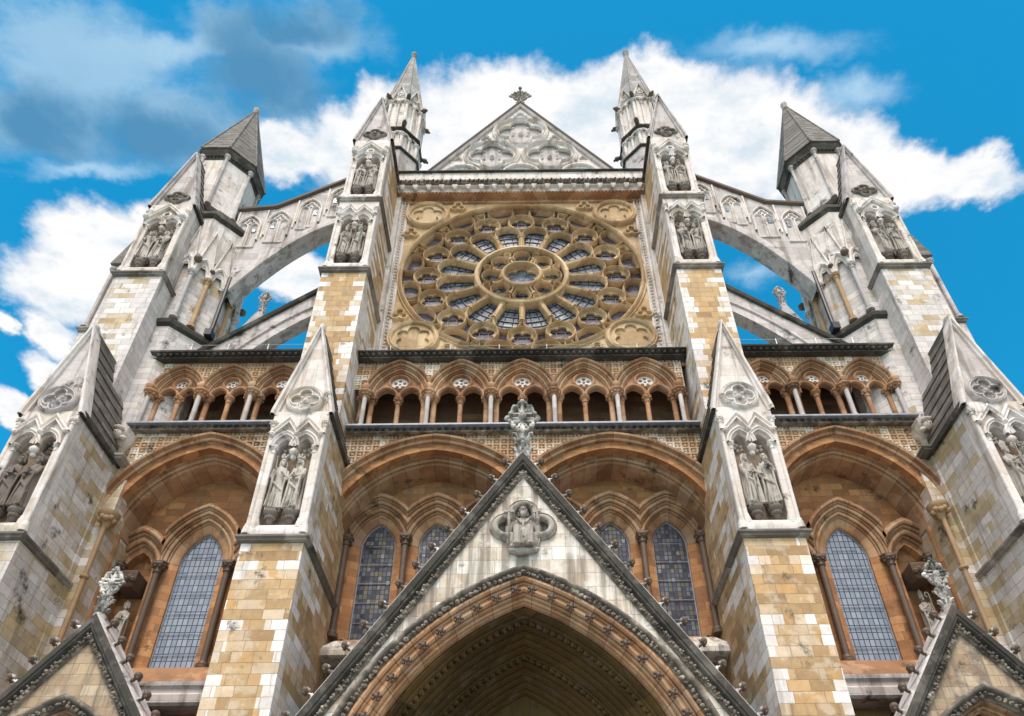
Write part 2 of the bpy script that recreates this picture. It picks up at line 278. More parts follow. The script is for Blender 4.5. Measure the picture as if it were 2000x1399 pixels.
# ------------------------------------------------------------------ mesh builder
WL = {}
ROUND = {'pedestal', 'leaf_strip', 'crocket', 'cross_finial', 'hood', 'leaf_band', 'rosette', 'relief', 'carved_head', 'gargoyle', 'head_corbel', 'wall_shaft', 'niche_shaft', 'medallion_frame', 'roll_moulding', 'tracery', 'column', 'shaft'}
class MB:
    def __init__(s): s.v = []; s.f = []; s.sm = []; s.al = {}
    def add(s, vs, fs, smooth=True):
        o = len(s.v); s.v += [tuple(p) for p in vs]; s.f += [tuple(i+o for i in f) for f in fs]; s.sm += [smooth]*len(fs)
    def box(s, x0, x1, y0, y1, z0, z1): s.rings(x0, x1, y0, y1, [(0, z0), (0, z1)])
    def rings(s, x0, x1, y0, y1, prof, back=False):
        """stacked rectangles (grow, z); the back edge stays put unless back"""
        vs = []
        for p, z in prof:
            yb = y1+p if back else y1
            vs += [(x0-p, y0-p, z), (x1+p, y0-p, z), (x1+p, yb, z), (x0-p, yb, z)]
        fs = [(3, 2, 1, 0)]; n = len(prof)
        for k in range(n-1):
            for i in range(4):
                j = (i+1) % 4; fs.append((k*4+i, k*4+j, k*4+4+j, k*4+4+i))
        b = (n-1)*4; fs.append((b, b+1, b+2, b+3))
        s.add(vs, fs, False)
    def ngon(s, cx, cy, prof, n=8, rot=pi/8, smooth=False):
        """lathe with n sides, (radius, z); radius is to the corner"""
        vs = []
        for r, z in prof:
            for i in range(n):
                a = rot+2*pi*i/n; vs.append((cx+r*cos(a), cy+r*sin(a), z))
        fs = [tuple(reversed(range(n)))]
        for k in range(len(prof)-1):
            for i in range(n):
                j = (i+1) % n; fs.append((k*n+i, k*n+j, k*n+n+j, k*n+n+i))
        b = (len(prof)-1)*n; fs.append(tuple(range(b, b+n)))
        s.add(vs, fs, smooth)
    def prism(s, poly, y0, y1):
        """polygon in XZ extruded along Y"""
        n = len(poly); vs = [(x, y0, z) for x, z in poly]+[(x, y1, z) for x, z in poly]
        tri = tessellate_polygon([[Vector((x, z, 0)) for x, z in poly]])
        fs = [tuple(t) for t in tri]+[tuple(i+n for i in t) for t in tri]
        fs += [(i, (i+1) % n, (i+1) % n+n, i+n) for i in range(n)]
        s.add(vs, fs, False)
    def plate(s, outer, holes, y0, y1, bev=0.0):
        """slab with openings: front at y0, back y1, chamfer round the front of every opening"""
        def off(lp, d, sign):
            n = len(lp); ar = sum(lp[i][0]*lp[(i+1) % n][1]-lp[(i+1) % n][0]*lp[i][1] for i in range(n))
            sg = sign*(1 if ar > 0 else -1); out = []
            for i in range(n):
                p, q, r = lp[i-1], lp[i], lp[(i+1) % n]
                d1 = Vector((q[0]-p[0], q[1]-p[1])); d2 = Vector((r[0]-q[0], r[1]-q[1]))
                if d1.length < 1e-6: d1 = d2
                if d2.length < 1e-6: d2 = d1
                n1 = Vector((d1.y, -d1.x)).normalized(); n2 = Vector((d2.y, -d2.x)).normalized()
                m = n1+n2
                if m.length < .2: m = n1
                m = m.normalized(); k = min(2.0, 1/max(.3, m.dot(n1)))
                out.append((q[0]+m.x*d*sg*k, q[1]+m.y*d*sg*k))
            return out
        loops = [outer]+holes
        fr = [outer]+[off(h, bev, 1) if bev else h for h in holes]
        flat = [p for lp in fr for p in lp]
        tri = tessellate_polygon([[Vector((x, z, 0)) for x, z in lp] for lp in fr])
        vs = [(x, y0, z) for x, z in flat]; s.add(vs, [tuple(t) for t in tri], False)
        for lp, f in zip(loops, fr):
            n = len(lp)
            vs = [(x, y0, z) for x, z in f]+[(x, y0+bev, z) for x, z in lp]+[(x, y1, z) for x, z in lp]
            fs = []
            for k in range(2):
                if k == 0 and not (bev and lp is not outer): pass
                for i in range(n):
                    j = (i+1) % n; fs.append((k*n+i, k*n+j, k*n+n+j, k*n+n+i))
            s.add(vs, fs, False)
    def arch(s, cx, z0, c, prof, legs=0.0, n=14):
        """two-centred arch moulding: prof = [(R, y)...] about centres cx±c"""
        rows = []
        for R, y in prof:
            a0 = pi; a1 = acos(max(-1, min(1, -c/R))); L = []
            if legs: L.append((c-R, z0-legs))
            for i in range(n+1):
                a = a0+(a1-a0)*i/n; L.append((c+R*cos(a), z0+R*sin(a)))
            rows.append([(cx+x, y, z) for x, z in L]+[(cx-x, y, z) for x, z in L[-2::-1]])
        m = len(rows[0]); vs = [p for r in rows for p in r]; fs = []; o = len(s.v)
        L = [0.02]
        for p, q in zip(rows[0], rows[0][1:]): L.append(L[-1]+hypot(p[0]-q[0], p[2]-q[2]))
        for k in range(len(vs)): s.al[o+k] = L[k % m]+1.0
        for k in range(len(rows)-1):
            for i in range(m-1): fs.append((k*m+i, k*m+i+1, k*m+m+i+1, k*m+m+i))
        s.add(vs, fs, True)
    def sweep(s, path, prof, closed=False):
        """moulding along a path in XZ: prof = [(offset to the left-hand normal, y)...]"""
        n = len(path); nor = []
        for i in range(n):
            p = path[i-1] if (closed or i > 0) else path[i]; q = path[(i+1) % n] if (closed or i < n-1) else path[i]
            o = path[i]
            d1 = Vector((o[0]-p[0], o[1]-p[1])); d2 = Vector((q[0]-o[0], q[1]-o[1]))
            if d1.length < 1e-7: d1 = d2
            if d2.length < 1e-7: d2 = d1
            n1 = Vector((-d1.y, d1.x)).normalized(); n2 = Vector((-d2.y, d2.x)).normalized(); m = n1+n2
            m = n1 if m.length < .25 else m.normalized()
            nor.append(m*min(1.9, 1/max(.35, m.dot(n1))))
        vs = []
        for d, y in prof:
            for (x, z), m in zip(path, nor): vs.append((x+m.x*d, y, z+m.y*d))
        fs = []; e = n if closed else n-1
        for k in range(len(prof)-1):
            for i in range(e):
                j = (i+1) % n; fs.append((k*n+i, k*n+j, k*n+n+j, k*n+n+i))
        s.add(vs, fs, True)
    def tube(s, pts, rad, n=8, cap=True):
        pts = [Vector(p) for p in pts]; R = rad if isinstance(rad, (list, tuple)) else [rad]*len(pts)
        vs = []; up = None
        for i, p in enumerate(pts):
            d = (pts[min(i+1, len(pts)-1)]-pts[max(i-1, 0)]).normalized()
            if up is None: up = Vector((0, 0, 1)) if abs(d.z) < .9 else Vector((1, 0, 0))
            a = d.cross(up).normalized(); b = a.cross(d).normalized(); up = b
            for k in range(n):
                t = 2*pi*k/n; vs.append(p+(a*cos(t)+b*sin(t))*R[i])
        fs = []
        for i in range(len(pts)-1):
            for k in range(n):
                j = (k+1) % n; fs.append((i*n+k, i*n+j, i*n+n+j, i*n+n+k))
        if cap: fs += [tuple(reversed(range(n))), tuple(range(len(vs)-n, len(vs)))]
        s.add(vs, fs, True)
    def blob(s, c, r, sc=(1, 1, 1), n=6, m=4):
        vs = [(c[0], c[1], c[2]-r*sc[2])]
        for i in range(1, m):
            ph = -pi/2+pi*i/m
            for k in range(n):
                t = 2*pi*k/n; vs.append((c[0]+r*sc[0]*cos(ph)*cos(t), c[1]+r*sc[1]*cos(ph)*sin(t), c[2]+r*sc[2]*sin(ph)))
        vs.append((c[0], c[1], c[2]+r*sc[2])); fs = []
        for k in range(n):
            j = (k+1) % n; fs.append((0, 1+j, 1+k)); fs.append((len(vs)-1, len(vs)-1-n+k, len(vs)-1-n+j))
        for i in range(m-2):
            for k in range(n):
                j = (k+1) % n; fs.append((1+i*n+k, 1+i*n+j, 1+i*n+n+j, 1+i*n+n+k))
        s.add(vs, fs, True)
    def column(s, x, y, z0, z1, r, cap=.22, base=.16, n=10, leaf=True, plinth=True):
        k = r
        if base:
            if plinth: s.ngon(x, y, [(k*2.0, z0), (k*2.0, z0+base*.4)], 8, pi/8)
            s.ngon(x, y, [(k*1.75, z0+base*.4), (k*1.85, z0+base*.55), (k*1.35, z0+base*.75), (k*1.45, z0+base*.88), (k, z0+base)], n, 0, True)
        s.ngon(x, y, [(k, z0+base), (k, z1-cap)], n, 0, True)
        if cap:
            s.ngon(x, y, [(k, z1-cap), (k*1.35, z1-cap*.95), (k*1.35, z1-cap*.85), (k*1.1, z1-cap*.8), (k*1.3, z1-cap*.5), (k*1.9, z1-cap*.28),
                          (k*2.1, z1-cap*.22), (k*2.1, z1-cap*.06), (k*1.9, z1)], n, 0, True)
            if leaf:
                for i in range(7):
                    a = 2*pi*i/7; s.blob((x+k*1.65*cos(a), y+k*1.65*sin(a), z1-cap*.42), k*.5, n=5, m=3)
    def clip(s, co, no):
        s.cl = getattr(s, 'cl', [])+[(co, no)]; return s
    def build(s, name, mat, parent=None, label=None, sharp=38):
        me = bpy.data.meshes.new(name)
        xs = [p[0] for p in s.v]; ys = [p[1] for p in s.v]; zs = [p[2] for p in s.v]
        loc = Vector(((min(xs)+max(xs))/2, (min(ys)+max(ys))/2, min(zs)))
        me.from_pydata([(x-loc.x, y-loc.y, z-loc.z) for x, y, z in s.v], [], s.f)
        if s.al:
            at = me.attributes.new('along', 'FLOAT', 'POINT')
            for k, a in s.al.items(): at.data[k].value = a
        bm = bmesh.new(); bm.from_mesh(me)
        for f, sm in zip(bm.faces, s.sm): f.smooth = sm
        for co, no in getattr(s, 'cl', []):
            bmesh.ops.bisect_plane(bm, geom=bm.verts[:]+bm.edges[:]+bm.faces[:], plane_co=Vector(co)-loc, plane_no=no, clear_outer=True)
        bmesh.ops.remove_doubles(bm, verts=bm.verts, dist=1e-5)
        bmesh.ops.recalc_face_normals(bm, faces=bm.faces)
        bm.to_mesh(me); bm.free()
        me.set_sharp_from_angle(angle=radians(80 if name in ROUND else sharp))
        me.materials.append(M[mat])
        o = bpy.data.objects.new(name, me); COL.objects.link(o)
        WL[o.name] = loc
        if parent is not None:
            o.parent = parent; o.location = loc-WL[parent.name]
        else: o.location = loc
        if label: o['label'] = label
        return o

def empty(name, loc, label=None, cat=None, group=None, parent=None):
    o = bpy.data.objects.new(name, None); o.empty_display_size = .2; COL.objects.link(o)
    WL[o.name] = Vector(loc); o.location = Vector(loc)-(WL[parent.name] if parent else Vector())
    if parent: o.parent = parent
    if label: o['label'] = label
    if cat: o['category'] = cat
    if group: o['group'] = group
    return o
def kids(o): return [c for c in bpy.data.objects if c.parent == o]
_mm = {}
def mirror(o, parent=None):
    """the same part on the other side of the centre line (own mirrored mesh, shared between repeats)"""
    c = o.copy(); COL.objects.link(c)
    if o.data:
        if o.data.name not in _mm:
            me = o.data.copy(); me.transform(Matrix.Scale(-1, 4, (1, 0, 0))); me.flip_normals(); _mm[o.data.name] = me
        c.data = _mm[o.data.name]
    w = WL[o.name].copy(); w.x = -w.x; WL[c.name] = w
    par = parent if parent is not None else o.parent
    c.parent = par; c.location = w-(WL[par.name] if par else Vector())
    c.rotation_euler = (o.rotation_euler.x, -o.rotation_euler.y, -o.rotation_euler.z)
    for k in kids(o): mirror(k, c)
    return c
def inst(o, loc, rot=(0, 0, 0), scale=1.0, parent=None):
    c = o.copy(); COL.objects.link(c); par = parent if parent is not None else o.parent
    WL[c.name] = Vector(loc); c.parent = par; c.location = Vector(loc)-(WL[par.name] if par else Vector())
    c.rotation_euler = rot; c.scale = (scale,)*3
    return c

# ---- outlines
def circ(cx, cz, r, n=32): return [(cx+r*cos(2*pi*i/n), cz+r*sin(2*pi*i/n)) for i in range(n)]
def foil(cx, cz, R, n, rot=pi/2, k=None, per=9):
    """n-foil outline: lobes of radius R*(1-k) on a ring of radius R*k"""
    k = k or {3: .5, 4: .56, 5: .62, 6: .66, 8: .72}[n]
    a, r = R*k, R*(1-k); hw = pi/n; lim = r/a
    pts = []
    for i in range(n):
        t0 = rot+2*pi*i/n
        # angle round the lobe where the next lobe meets
        d = a*sin(hw); bet = pi-acos(max(-1, min(1, 0)))  # placeholder
        # point on bisector: distance q with |q - lobe| = r
        q = a*cos(hw)+sqrt(max(0, r*r-d*d)) if r > d else a*cos(hw)
        px, pz = q*cos(hw)-a, q*sin(hw)
        e = atan2(pz, px)
        for j in range(per):
            b = -e+2*e*j/(per-1) if j < per-1 or True else 0
            x, z = a+r*cos(b), r*sin(b)
            pts.append((cx+x*cos(t0)-z*sin(t0), cz+x*sin(t0)+z*cos(t0)))
    out = [pts[0]]
    for p in pts[1:]:
        if hypot(p[0]-out[-1][0], p[1]-out[-1][1]) > 1e-4: out.append(p)
    if hypot(out[0][0]-out[-1][0], out[0][1]-out[-1][1]) < 1e-4: out.pop()
    return out
def lancet(cx, z0, zs, s, h, n=9):
    """pointed opening: sill z0, spring zs, half width s, rise h"""
    c = (h*h-s*s)/(2*s); R = s+c; a1 = acos(max(-1, min(1, -c/R))); L = []
    for i in range(n+1):
        a = pi+(a1-pi)*i/n; L.append((c+R*cos(a), zs+R*sin(a)))
    P = [(cx+x, z) for x, z in L]+[(cx-x, z) for x, z in L[-2::-1]]
    return [(cx-s, z0)]+P+[(cx+s, z0)] if z0 < zs-1e-6 else P
def roll(r, k=6):  # half-round bead sitting on plane y: list of (n, y)
    return [(r*cos(pi*i/k), -r*sin(pi*i/k)) for i in range(k+1)]
def rollp(n0, y, r, k=6): return [(n0+a, y+b) for a, b in roll(r, k)]
def orders(R0, y0, R1, y1, n):
    """profile of n stepped orders, each a face, a roll on the arris and a hollow"""
    P = []; dR = (R0-R1)/n; dy = (y1-y0)/n
    for i in range(n):
        R = R0-dR*i; y = y0+dy*i; q = dR*.30
        P += [(R, y), (R-dR*.12, y), (R-dR*.16, y+dy*.18)]
        for j in range(6):
            a = pi*(.95-1.35*j/5); P.append((R-dR*.45-q*cos(a)*-1*-1, y+dy*.12-q*sin(a)*.9))
        P += [(R-dR*.80, y+dy*.45), (R-dR*.97, y+dy*.6), (R-dR, y+dy*.8), (R-dR, y+dy)]
    return P
random.seed(4)

# ================================================================== the setting
g = MB(); g.box(-400, 400, -400, 400, -.6, 0)
go = g.build('ground', 'ground'); go['kind'] = 'structure'
church = empty('cathedral', (0, 15.6, 0), 'pale gothic cathedral front with rose window, flying buttresses, arcades and gabled portals', 'cathedral')

def ledge(x0, x1, yf, yb, z0, z1, p, par, mat='string', name='string_course'):
    mb = MB(); h = z1-z0
    mb.rings(x0, x1, yf, yb, [(.0, z0), (p*.55, z0+h*.12), (p*.6, z0+h*.3), (p, z0+h*.42), (p, z0+h*.62), (0.01, z1)])
    return mb.build(name, mat, par)

# ------------------------------------------------------------------ statue niches and buttresses
def niche(xc, hw, yf, yb, z0, par, single=False, body='white', top=4.05):
    """two-light statue niche stage on a buttress: front slab with opening, shafts, arches, gablets"""
    o = hw-.22
    zc = z0+2.72
    hole = [(xc-o, z0+.32), (xc-o, zc)]
    def la(cx, s, h):
        L = lancet(cx, zc, zc, s, h, 6); return L
    A = la(xc-o/2, o/2-.03, .36); B = la(xc+o/2, o/2-.03, .36)
    hole += A+[(xc-.03, zc-.1), (xc+.03, zc-.1)]+B+[(xc+o, zc), (xc+o, z0+.32)]
    hh = []
    for p in hole:
        if not hh or hypot(p[0]-hh[-1][0], p[1]-hh[-1][1]) > 1e-3: hh.append(p)
    mb = MB(); mb.plate([(xc-hw, z0), (xc+hw, z0), (xc+hw, z0+top), (xc-hw, z0+top)], [hh], yf+.02, yf+.36, .05)
    mb.rings(xc-o-.12, xc+o+.12, yf-.02, yf+.1, [(0, z0+.002), (.02, z0+.1), (.0, z0+.22), (-.04, z0+.28)])
    front = mb.build('niche_surround', 'white' if body == 'white' else body, par)
    for sx in (-1, 1):
        for x, y, za, zb, r, cp, bs in ((hw-.05, .02, .02, 3.62, .055, .2, .3), (o+.02, .06, .2, zc+.08-z0, .05, .26, .3), (o+.12, .05, .1, zc+.02-z0, .04, 0, .2)):
            mb = MB(); mb.column(xc+sx*x, yf+y, z0+za, z0+zb, r, cp, bs, 8); mb.build('niche_shaft', 'white', par)
    mb = MB(); pr = [(.06, yf+.03), (.06, yf-.06), (.02, yf-.09), (-.02, yf-.05), (-.05, yf-.06), (-.06, yf+.04)]
    for cx in (xc-o/2, xc+o/2):
        L = lancet(cx, zc, zc, o/2+.02, .42, 6)
        mb.sweep(L, [(n+.05, y) for n, y in pr])
    if single:
        path = [(xc-o-.1, z0+3.1), (xc, z0+3.82), (xc+o+.1, z0+3.1)]
        mb.sweep(path, [(n*1.3+.06, y-.03) for n, y in pr])
        mb.sweep(circ(xc, z0+3.38, .13, 14), rollp(0, yf+.0, .045, 5)+[(-.05, yf+.03)], True)
        for sx in (-1, 1):   # small side turrets
            mb.ngon(xc+sx*(o+.12), yf+.0, [(.09, z0+3.0), (.10, z0+3.05), (.07, z0+3.2), (.07, z0+3.6), (.10, z0+3.65), (.0, z0+4.0)], 6)
            mb.blob((xc+sx*(o+.1), yf-.1, z0+3.15), .13, n=7, m=5)
        mb.blob((xc, yf-.05, z0+3.92), .08)
    else:
        path = [(xc-o-.12, z0+3.08), (xc-o/2, z0+3.55), (xc, z0+3.15), (xc+o/2, z0+3.55), (xc+o+.12, z0+3.08)]
        mb.sweep(path, [(n*1.25+.06, y-.02) for n, y in pr])
        for q in (xc-o-.12, xc, xc+o+.12): mb.blob((q, yf-.06, z0+3.14), .075)
    mb.blob((xc, yf+.05, zc-.12), .12, (1, 1, 1), 8, 5); mb.blob((xc, yf+.08, zc-.28), .08)
    for sx in (-1, 1):
        for k in range(5): mb.blob((xc+sx*o*.5+.1*cos(k*1.26), yf+.3, zc+.08+.1*sin(k*1.26)), .055)
    mb.build('niche_canopy', 'white', par)
    # pedestals
    for sx in (-1, 1):
        mb = MB(); px = xc+sx*o*.47
        mb.ngon(px, yf+.12, [(.03, z0+.36), (.07, z0+.40), (.10, z0+.52), (.13, z0+.60), (.18, z0+.65), (.19, z0+.72), (.17, z0+.74)], 10, 0, True)
        for k in range(7):
            a = pi+pi*k/6; mb.blob((px+.10*cos(a), yf+.12+.10*sin(a), z0+.54), .045, (1, 1, 1.3), n=6, m=4)
        mb.build('pedestal', 'statue_dark', par)
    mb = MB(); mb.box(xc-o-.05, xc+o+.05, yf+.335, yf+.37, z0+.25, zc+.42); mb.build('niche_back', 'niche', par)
    NICHES.append((xc, yf, z0, o*.47))
NICHES = []

def gable_roof(xc, hw, yf, yb, z0, z1, par, roofmat, frontmat, kind):
    """steep gablet crowning a buttress stage: faced gable, raised coping, stone-slated slopes"""
    mb = MB(); H = z1-z0
    mb.prism([(xc-hw, z0), (xc+hw, z0), (xc, z1-.12)], yf+.1, yf+.35)
    mb.build('gable', frontmat, par)
    mb = MB(); e = .06
    # slopes with overlapping stone slates
    n = max(6, int(H/.42))
    for sx in (-1, 1):
        for k in range(n):
            t0, t1 = k/n, (k+1)/n
            xa, xb = xc+sx*(hw+e)*(1-t0), xc+sx*(hw+e)*(1-t1); za, zb = z0+H*t0-.02, z0+H*t1-.02
            w = .035
            mb.add([(xa+sx*w, yf+.3, za), (xa+sx*w, yb, za), (xb+sx*.005, yb, zb), (xb+sx*.005, yf+.3, zb),
                    (xa-sx*.05, yf+.3, za), (xa-sx*.05, yb, za), (xb-sx*.07, yb, zb), (xb-sx*.07, yf+.3, zb)],
                   [(0, 1, 2, 3), (0, 4, 5, 1), (4, 7, 6, 5), (0, 3, 7, 4), (1, 5, 6, 2)], False)
    mb.tube([(xc, yf+.25, z1-.03), (xc, yb, z1-.03)], .06, 6)
    mb.build('roof', roofmat, par)
    mb = MB()
    pr = [(-.03, yf+.36), (.07, yf+.36), (.09, yf+.0), (.05, yf-.06), (-.02, yf-.05), (-.045, yf+.02), (-.10, yf+.03), (-.11, yf+.1)]
    mb.sweep([(xc-hw-.03, z0-.12), (xc-hw-.02, z0+.0), (xc, z1), (xc+hw+.02, z0+.0), (xc+hw+.03, z0-.12)], pr)
    mb.blob((xc, yf+.12, z1+.05), .10, (1, 1.6, 1.2))
    mb.build('coping', 'grey' if kind == 'hi' else 'white', par)
    for sx in (-1, 1):
        ed = MB(); x = xc+sx*hw
        ed.box(min(x-.02*sx, x+sx*.11), max(x-.02*sx, x+sx*.11), yf+.05, yb+.45, z0-.14, z0+.03)
        ed.build('eaves_string', 'dark', par)

def roundel(xc, zc, R, y, par, n=4, mat='white', name='roundel', boss=True):
    mb = MB()
    mb.plate(circ(xc, zc, R*.86, 36), [foil(xc, zc, R*.76, n)], y-.05, y+.08, .02)
    mb.sweep(circ(xc, zc, R*.9, 36), [(R*.12, y+.05), (R*.12, y-.07), (R*.05, y-.12), (-R*.02, y-.09), (-R*.05, y-.11), (-R*.1, y-.07), (-R*.12, y+.03)], True)
    mb.sweep(foil(xc, zc, R*.78, n), [(R*.05, y-.04), (R*.03, y-.09), (-R*.03, y-.09), (-R*.05, y-.03)], True)
    if boss:
        mb.blob((xc, y-.02, zc), R*.15, n=7, m=5)
        for i in range(n):
            a = pi/2+2*pi*(i+.5)/n; mb.blob((xc+R*.26*cos(a), y-.05, zc+R*.26*sin(a)), R*.09)
    return mb.build(name, mat, par)

def buttress_low(xc, hw, yf, yb, dz, roofm, frontm, bodym, ez, az, label):
    par = MB(); par.box(xc-hw, xc+hw, yf+.02, yb, 0, 11.72+dz)
    b = par.build('buttress', bodym, church, label)
    mb = MB(); mb.box(xc-hw, xc+hw, yf+.36, yb, 11.9+dz, ez); mb.build('upper_stage', bodym, b)
    ledge(xc-hw, xc+hw, yf, yb, 11.70+dz, 11.95+dz, .13, b)
    niche(xc, hw, yf, yb, 11.94+dz, b, False, 'white', ez-11.94-dz)
    gable_roof(xc, hw, yf-.02, 15.7, ez, az, b, roofm, frontm, 'lo')
    roundel(xc, ez+.42, .50, yf+.06, b, 4, frontm)
    return b
b1 = buttress_low(-5.71, .71, 13.6, 16.9, 0, 'slate', 'white', 'pier_low', 15.95, 19.35, 'ochre and white buttress with slim gablet and two crowned statues')
b2 = buttress_low(-12.16, .735, 13.5, 16.2, .08, 'slate', 'grey', 'pier_out', 15.95, 19.33, 'outermost buttress with dark slated gablet and blackened statues')

def foil_sunk(xc, zc, rx, y, par):
    mb = MB(); pts = [(xc+(x-xc)*1.35, z) for x, z in foil(xc, zc, rx, 4, pi/4*0+pi/2)]
    mb.sweep(pts, [(.05, y+.03), (.05, y-.05), (0, y-.08), (-.05, y-.03), (-.06, y+.05)], True)
    for k in range(9): mb.blob((xc+random.uniform(-.2, .2), y+.0, zc-.05+random.uniform(-.12, .1)), .075)
    mb.blob((xc, y-.03, zc+.05), .09, n=7, m=5)
    mb.build('relief', 'sootmix', par)

# inner tall buttress
mb = MB(); mb.box(-6.62, -5.14, 14.76, 17.35, 0, 23.72)
u1 = mb.build('buttress', 'pier_up', church, 'tall banded buttress beside the rose window with two tiers of statues')
mb = MB(); mb.box(-6.60, -5.16, 15.1, 17.35, 23.9, 28.02); mb.box(-6.58, -5.18, 15.12, 17.6, 28.2, 32.55); mb.build('upper_stage', 'pier_up', u1)
ledge(-6.62, -5.14, 14.74, 17.2, 23.68, 23.95, .12, u1); ledge(-6.60, -5.16, 14.76, 17.2, 28.0, 28.26, .12, u1)
niche(-5.88, .72, 14.74, 17, 23.95, u1, False); niche(-5.88, .70, 14.76, 17, 28.26, u1, True, 'white', 4.3)
gable_roof(-5.88, .70, 14.74, 16.9, 32.62, 36.1, u1, 'grey', 'grey', 'hi'); foil_sunk(-5.88, 33.1, .32, 14.82, u1)
# outer tall buttress
mb = MB(); mb.box(-13.46, -11.90, 14.76, 16.4, 0, 23.62)
u2 = mb.build('buttress', 'pier_outup', church, 'pale outer buttress in front of the corner turret')
mb = MB(); mb.box(-13.44, -11.92, 15.1, 16.4, 23.8, 27.95); mb.build('upper_stage', 'grey', u2)
ledge(-13.46, -11.90, 14.74, 15.9, 23.58, 23.83, .12, u2)
niche(-12.68, .76, 14.74, 16, 23.83, u2, True, 'white', 4.1)
gable_roof(-12.68, .76, 14.74, 15.7, 27.95, 31.6, u2, 'slate', 'grey', 'hi'); foil_sunk(-12.68, 28.5, .32, 14.82, u2)
for o in (b1, b2, u1, u2): mirror(o)
NL = list(NICHES)

# ------------------------------------------------------------------ diaper walls, relieving arches, window bays
def inside(x, z, cx, z0, c, R):
    """is the point under the arch of radius R (above its springing)"""
    if z < z0: return abs(x-cx) < R-c
    d = abs(x-cx)+c
    return d*d+(z-z0)**2 < R*R
def diaper(x0, x1, z0, z1, y, cut, name, par, p=.216, q=9, shift=0.0):
    """carved diaper: every tile a sunk square with a raised flower"""
    mb = MB(); nx = int((x1-x0)/p*q); nz = int((z1-z0)/p*q); idx = {}; vs = []; fs = []
    def h(x, z):
        u = (x/p) % 1-.5; w = (z/p) % 1-.5; r = hypot(u, w); a = atan2(w, u)
        tid = (int(x//p)*7+int(z//p)*13) % 3
        k = abs(cos((2, 4, 3)[tid]*a))
        e = max(abs(u), abs(w))
        if e > .37: return 0.0
        return .004 if r < .16+.14*k else .05
    def vid(i, j):
        if (i, j) not in idx:
            x = x0+i*p/q; z = z0+j*p/q; idx[(i, j)] = len(vs); vs.append((x, y+h(x+.001, z+.001), z))
        return idx[(i, j)]
    for i in range(nx):
        for j in range(nz):
            x = x0+(i+.5)*p/q; z = z0+(j+.5)*p/q
            if any(f(x, z) for f in cut): continue
            fs.append((vid(i, j), vid(i+1, j), vid(i+1, j+1), vid(i, j+1)))
    mb.add(vs, fs, False)
    return mb.build(name, 'diaper', par)
# central pair of big arches
AC = dict(cx=2.52, z0=13.4, c=.317, R=2.917)
AS = dict(cx=9.0, z0=13.9, c=.626, R=2.626)
R_IN = 2.30
cutc = [lambda x, z: inside(x, z, -AC['cx'], AC['z0'], AC['c'], AC['R']+.45), lambda x, z: inside(x, z, AC['cx'], AC['z0'], AC['c'], AC['R']+.45)]
P0 = .216
diaper(-24*P0, 24*P0, 65*P0, 80*P0, 15.6, cutc, 'diaper_wall', church)
dw = diaper(-54*P0, -30*P0, 64*P0, 81*P0, 15.6, [lambda x, z: inside(x, z, -AS['cx'], AS['z0'], AS['c'], AS['R']+.45)], 'diaper_wall', church)
mirror(dw)
# solid plain wall behind the diaper skin
mb = MB()
def wall_arch(cx, z0, c, R, xl, xr, zt, zb=9.7, n=14):
    L = []; a1 = acos(-c/R)
    for i in range(n+1):
        a = pi+(a1-pi)*i/n; L.append((c+R*cos(a), z0+R*sin(a)))
    A = [(cx+x, z) for x, z in L]+[(cx-x, z) for x, z in L[-2::-1]]
    return [(xl, zb), (xl, zt), (xr, zt), (xr, zb), (cx+R-c, zb)]+A[::-1]+[(cx-R+c, zb)]
def big_arch(cx, z0, c, R, xl, xr, zt, label, clipx=None):
    mb = MB(); mb.prism(wall_arch(-cx, z0, c, R+.2, xl, xr, zt), 15.66, 16.25)
    wl = mb.build('arch_wall', 'orange', church)
    mb = MB()
    pr = [(R+.66, 15.66), (R+.66, 15.50), (R+.62, 15.44), (R+.56, 15.46), (R+.54, 15.56)]+orders(R+.54, 15.56, R+.02, 16.22, 3)+[(R, 16.3), (R, 16.9)]
    mb.arch(-cx, z0, c, pr, legs=0.0, n=20)
    if clipx: mb.clip((clipx, 0, 0), (1, 0, 0))
    a = mb.build('arch', 'brown', wl, label)
    # jambs under the springing
    for sx in (-1, 1):
        mb = MB(); x = -cx+sx*(R-c)
        for k, (dx, y) in enumerate(((.30, 15.66), (.15, 15.9), (0.0, 16.15))):
            mb.tube([(x+sx*(dx+.02), y, 9.7), (x+sx*(dx+.02), y, z0)], .07, 8)
        mb.box(min(x+sx*.05, x+sx*.5), max(x+sx*.05, x+sx*.5), 15.9, 16.85, 9.7, z0)
        mb.build('jamb', 'orange', wl)
    return wl
ba = big_arch(AC['cx'], AC['z0'], AC['c'], AC['R'], -5.6, 0.0, 17.0, 'broad pointed relieving arch', 0.0)
bs = big_arch(AS['cx'], AS['z0'], AS['c'], AS['R'], -11.6, -6.4, 17.2, 'pointed relieving arch of the side bay')
mirror(ba); mirror(bs)

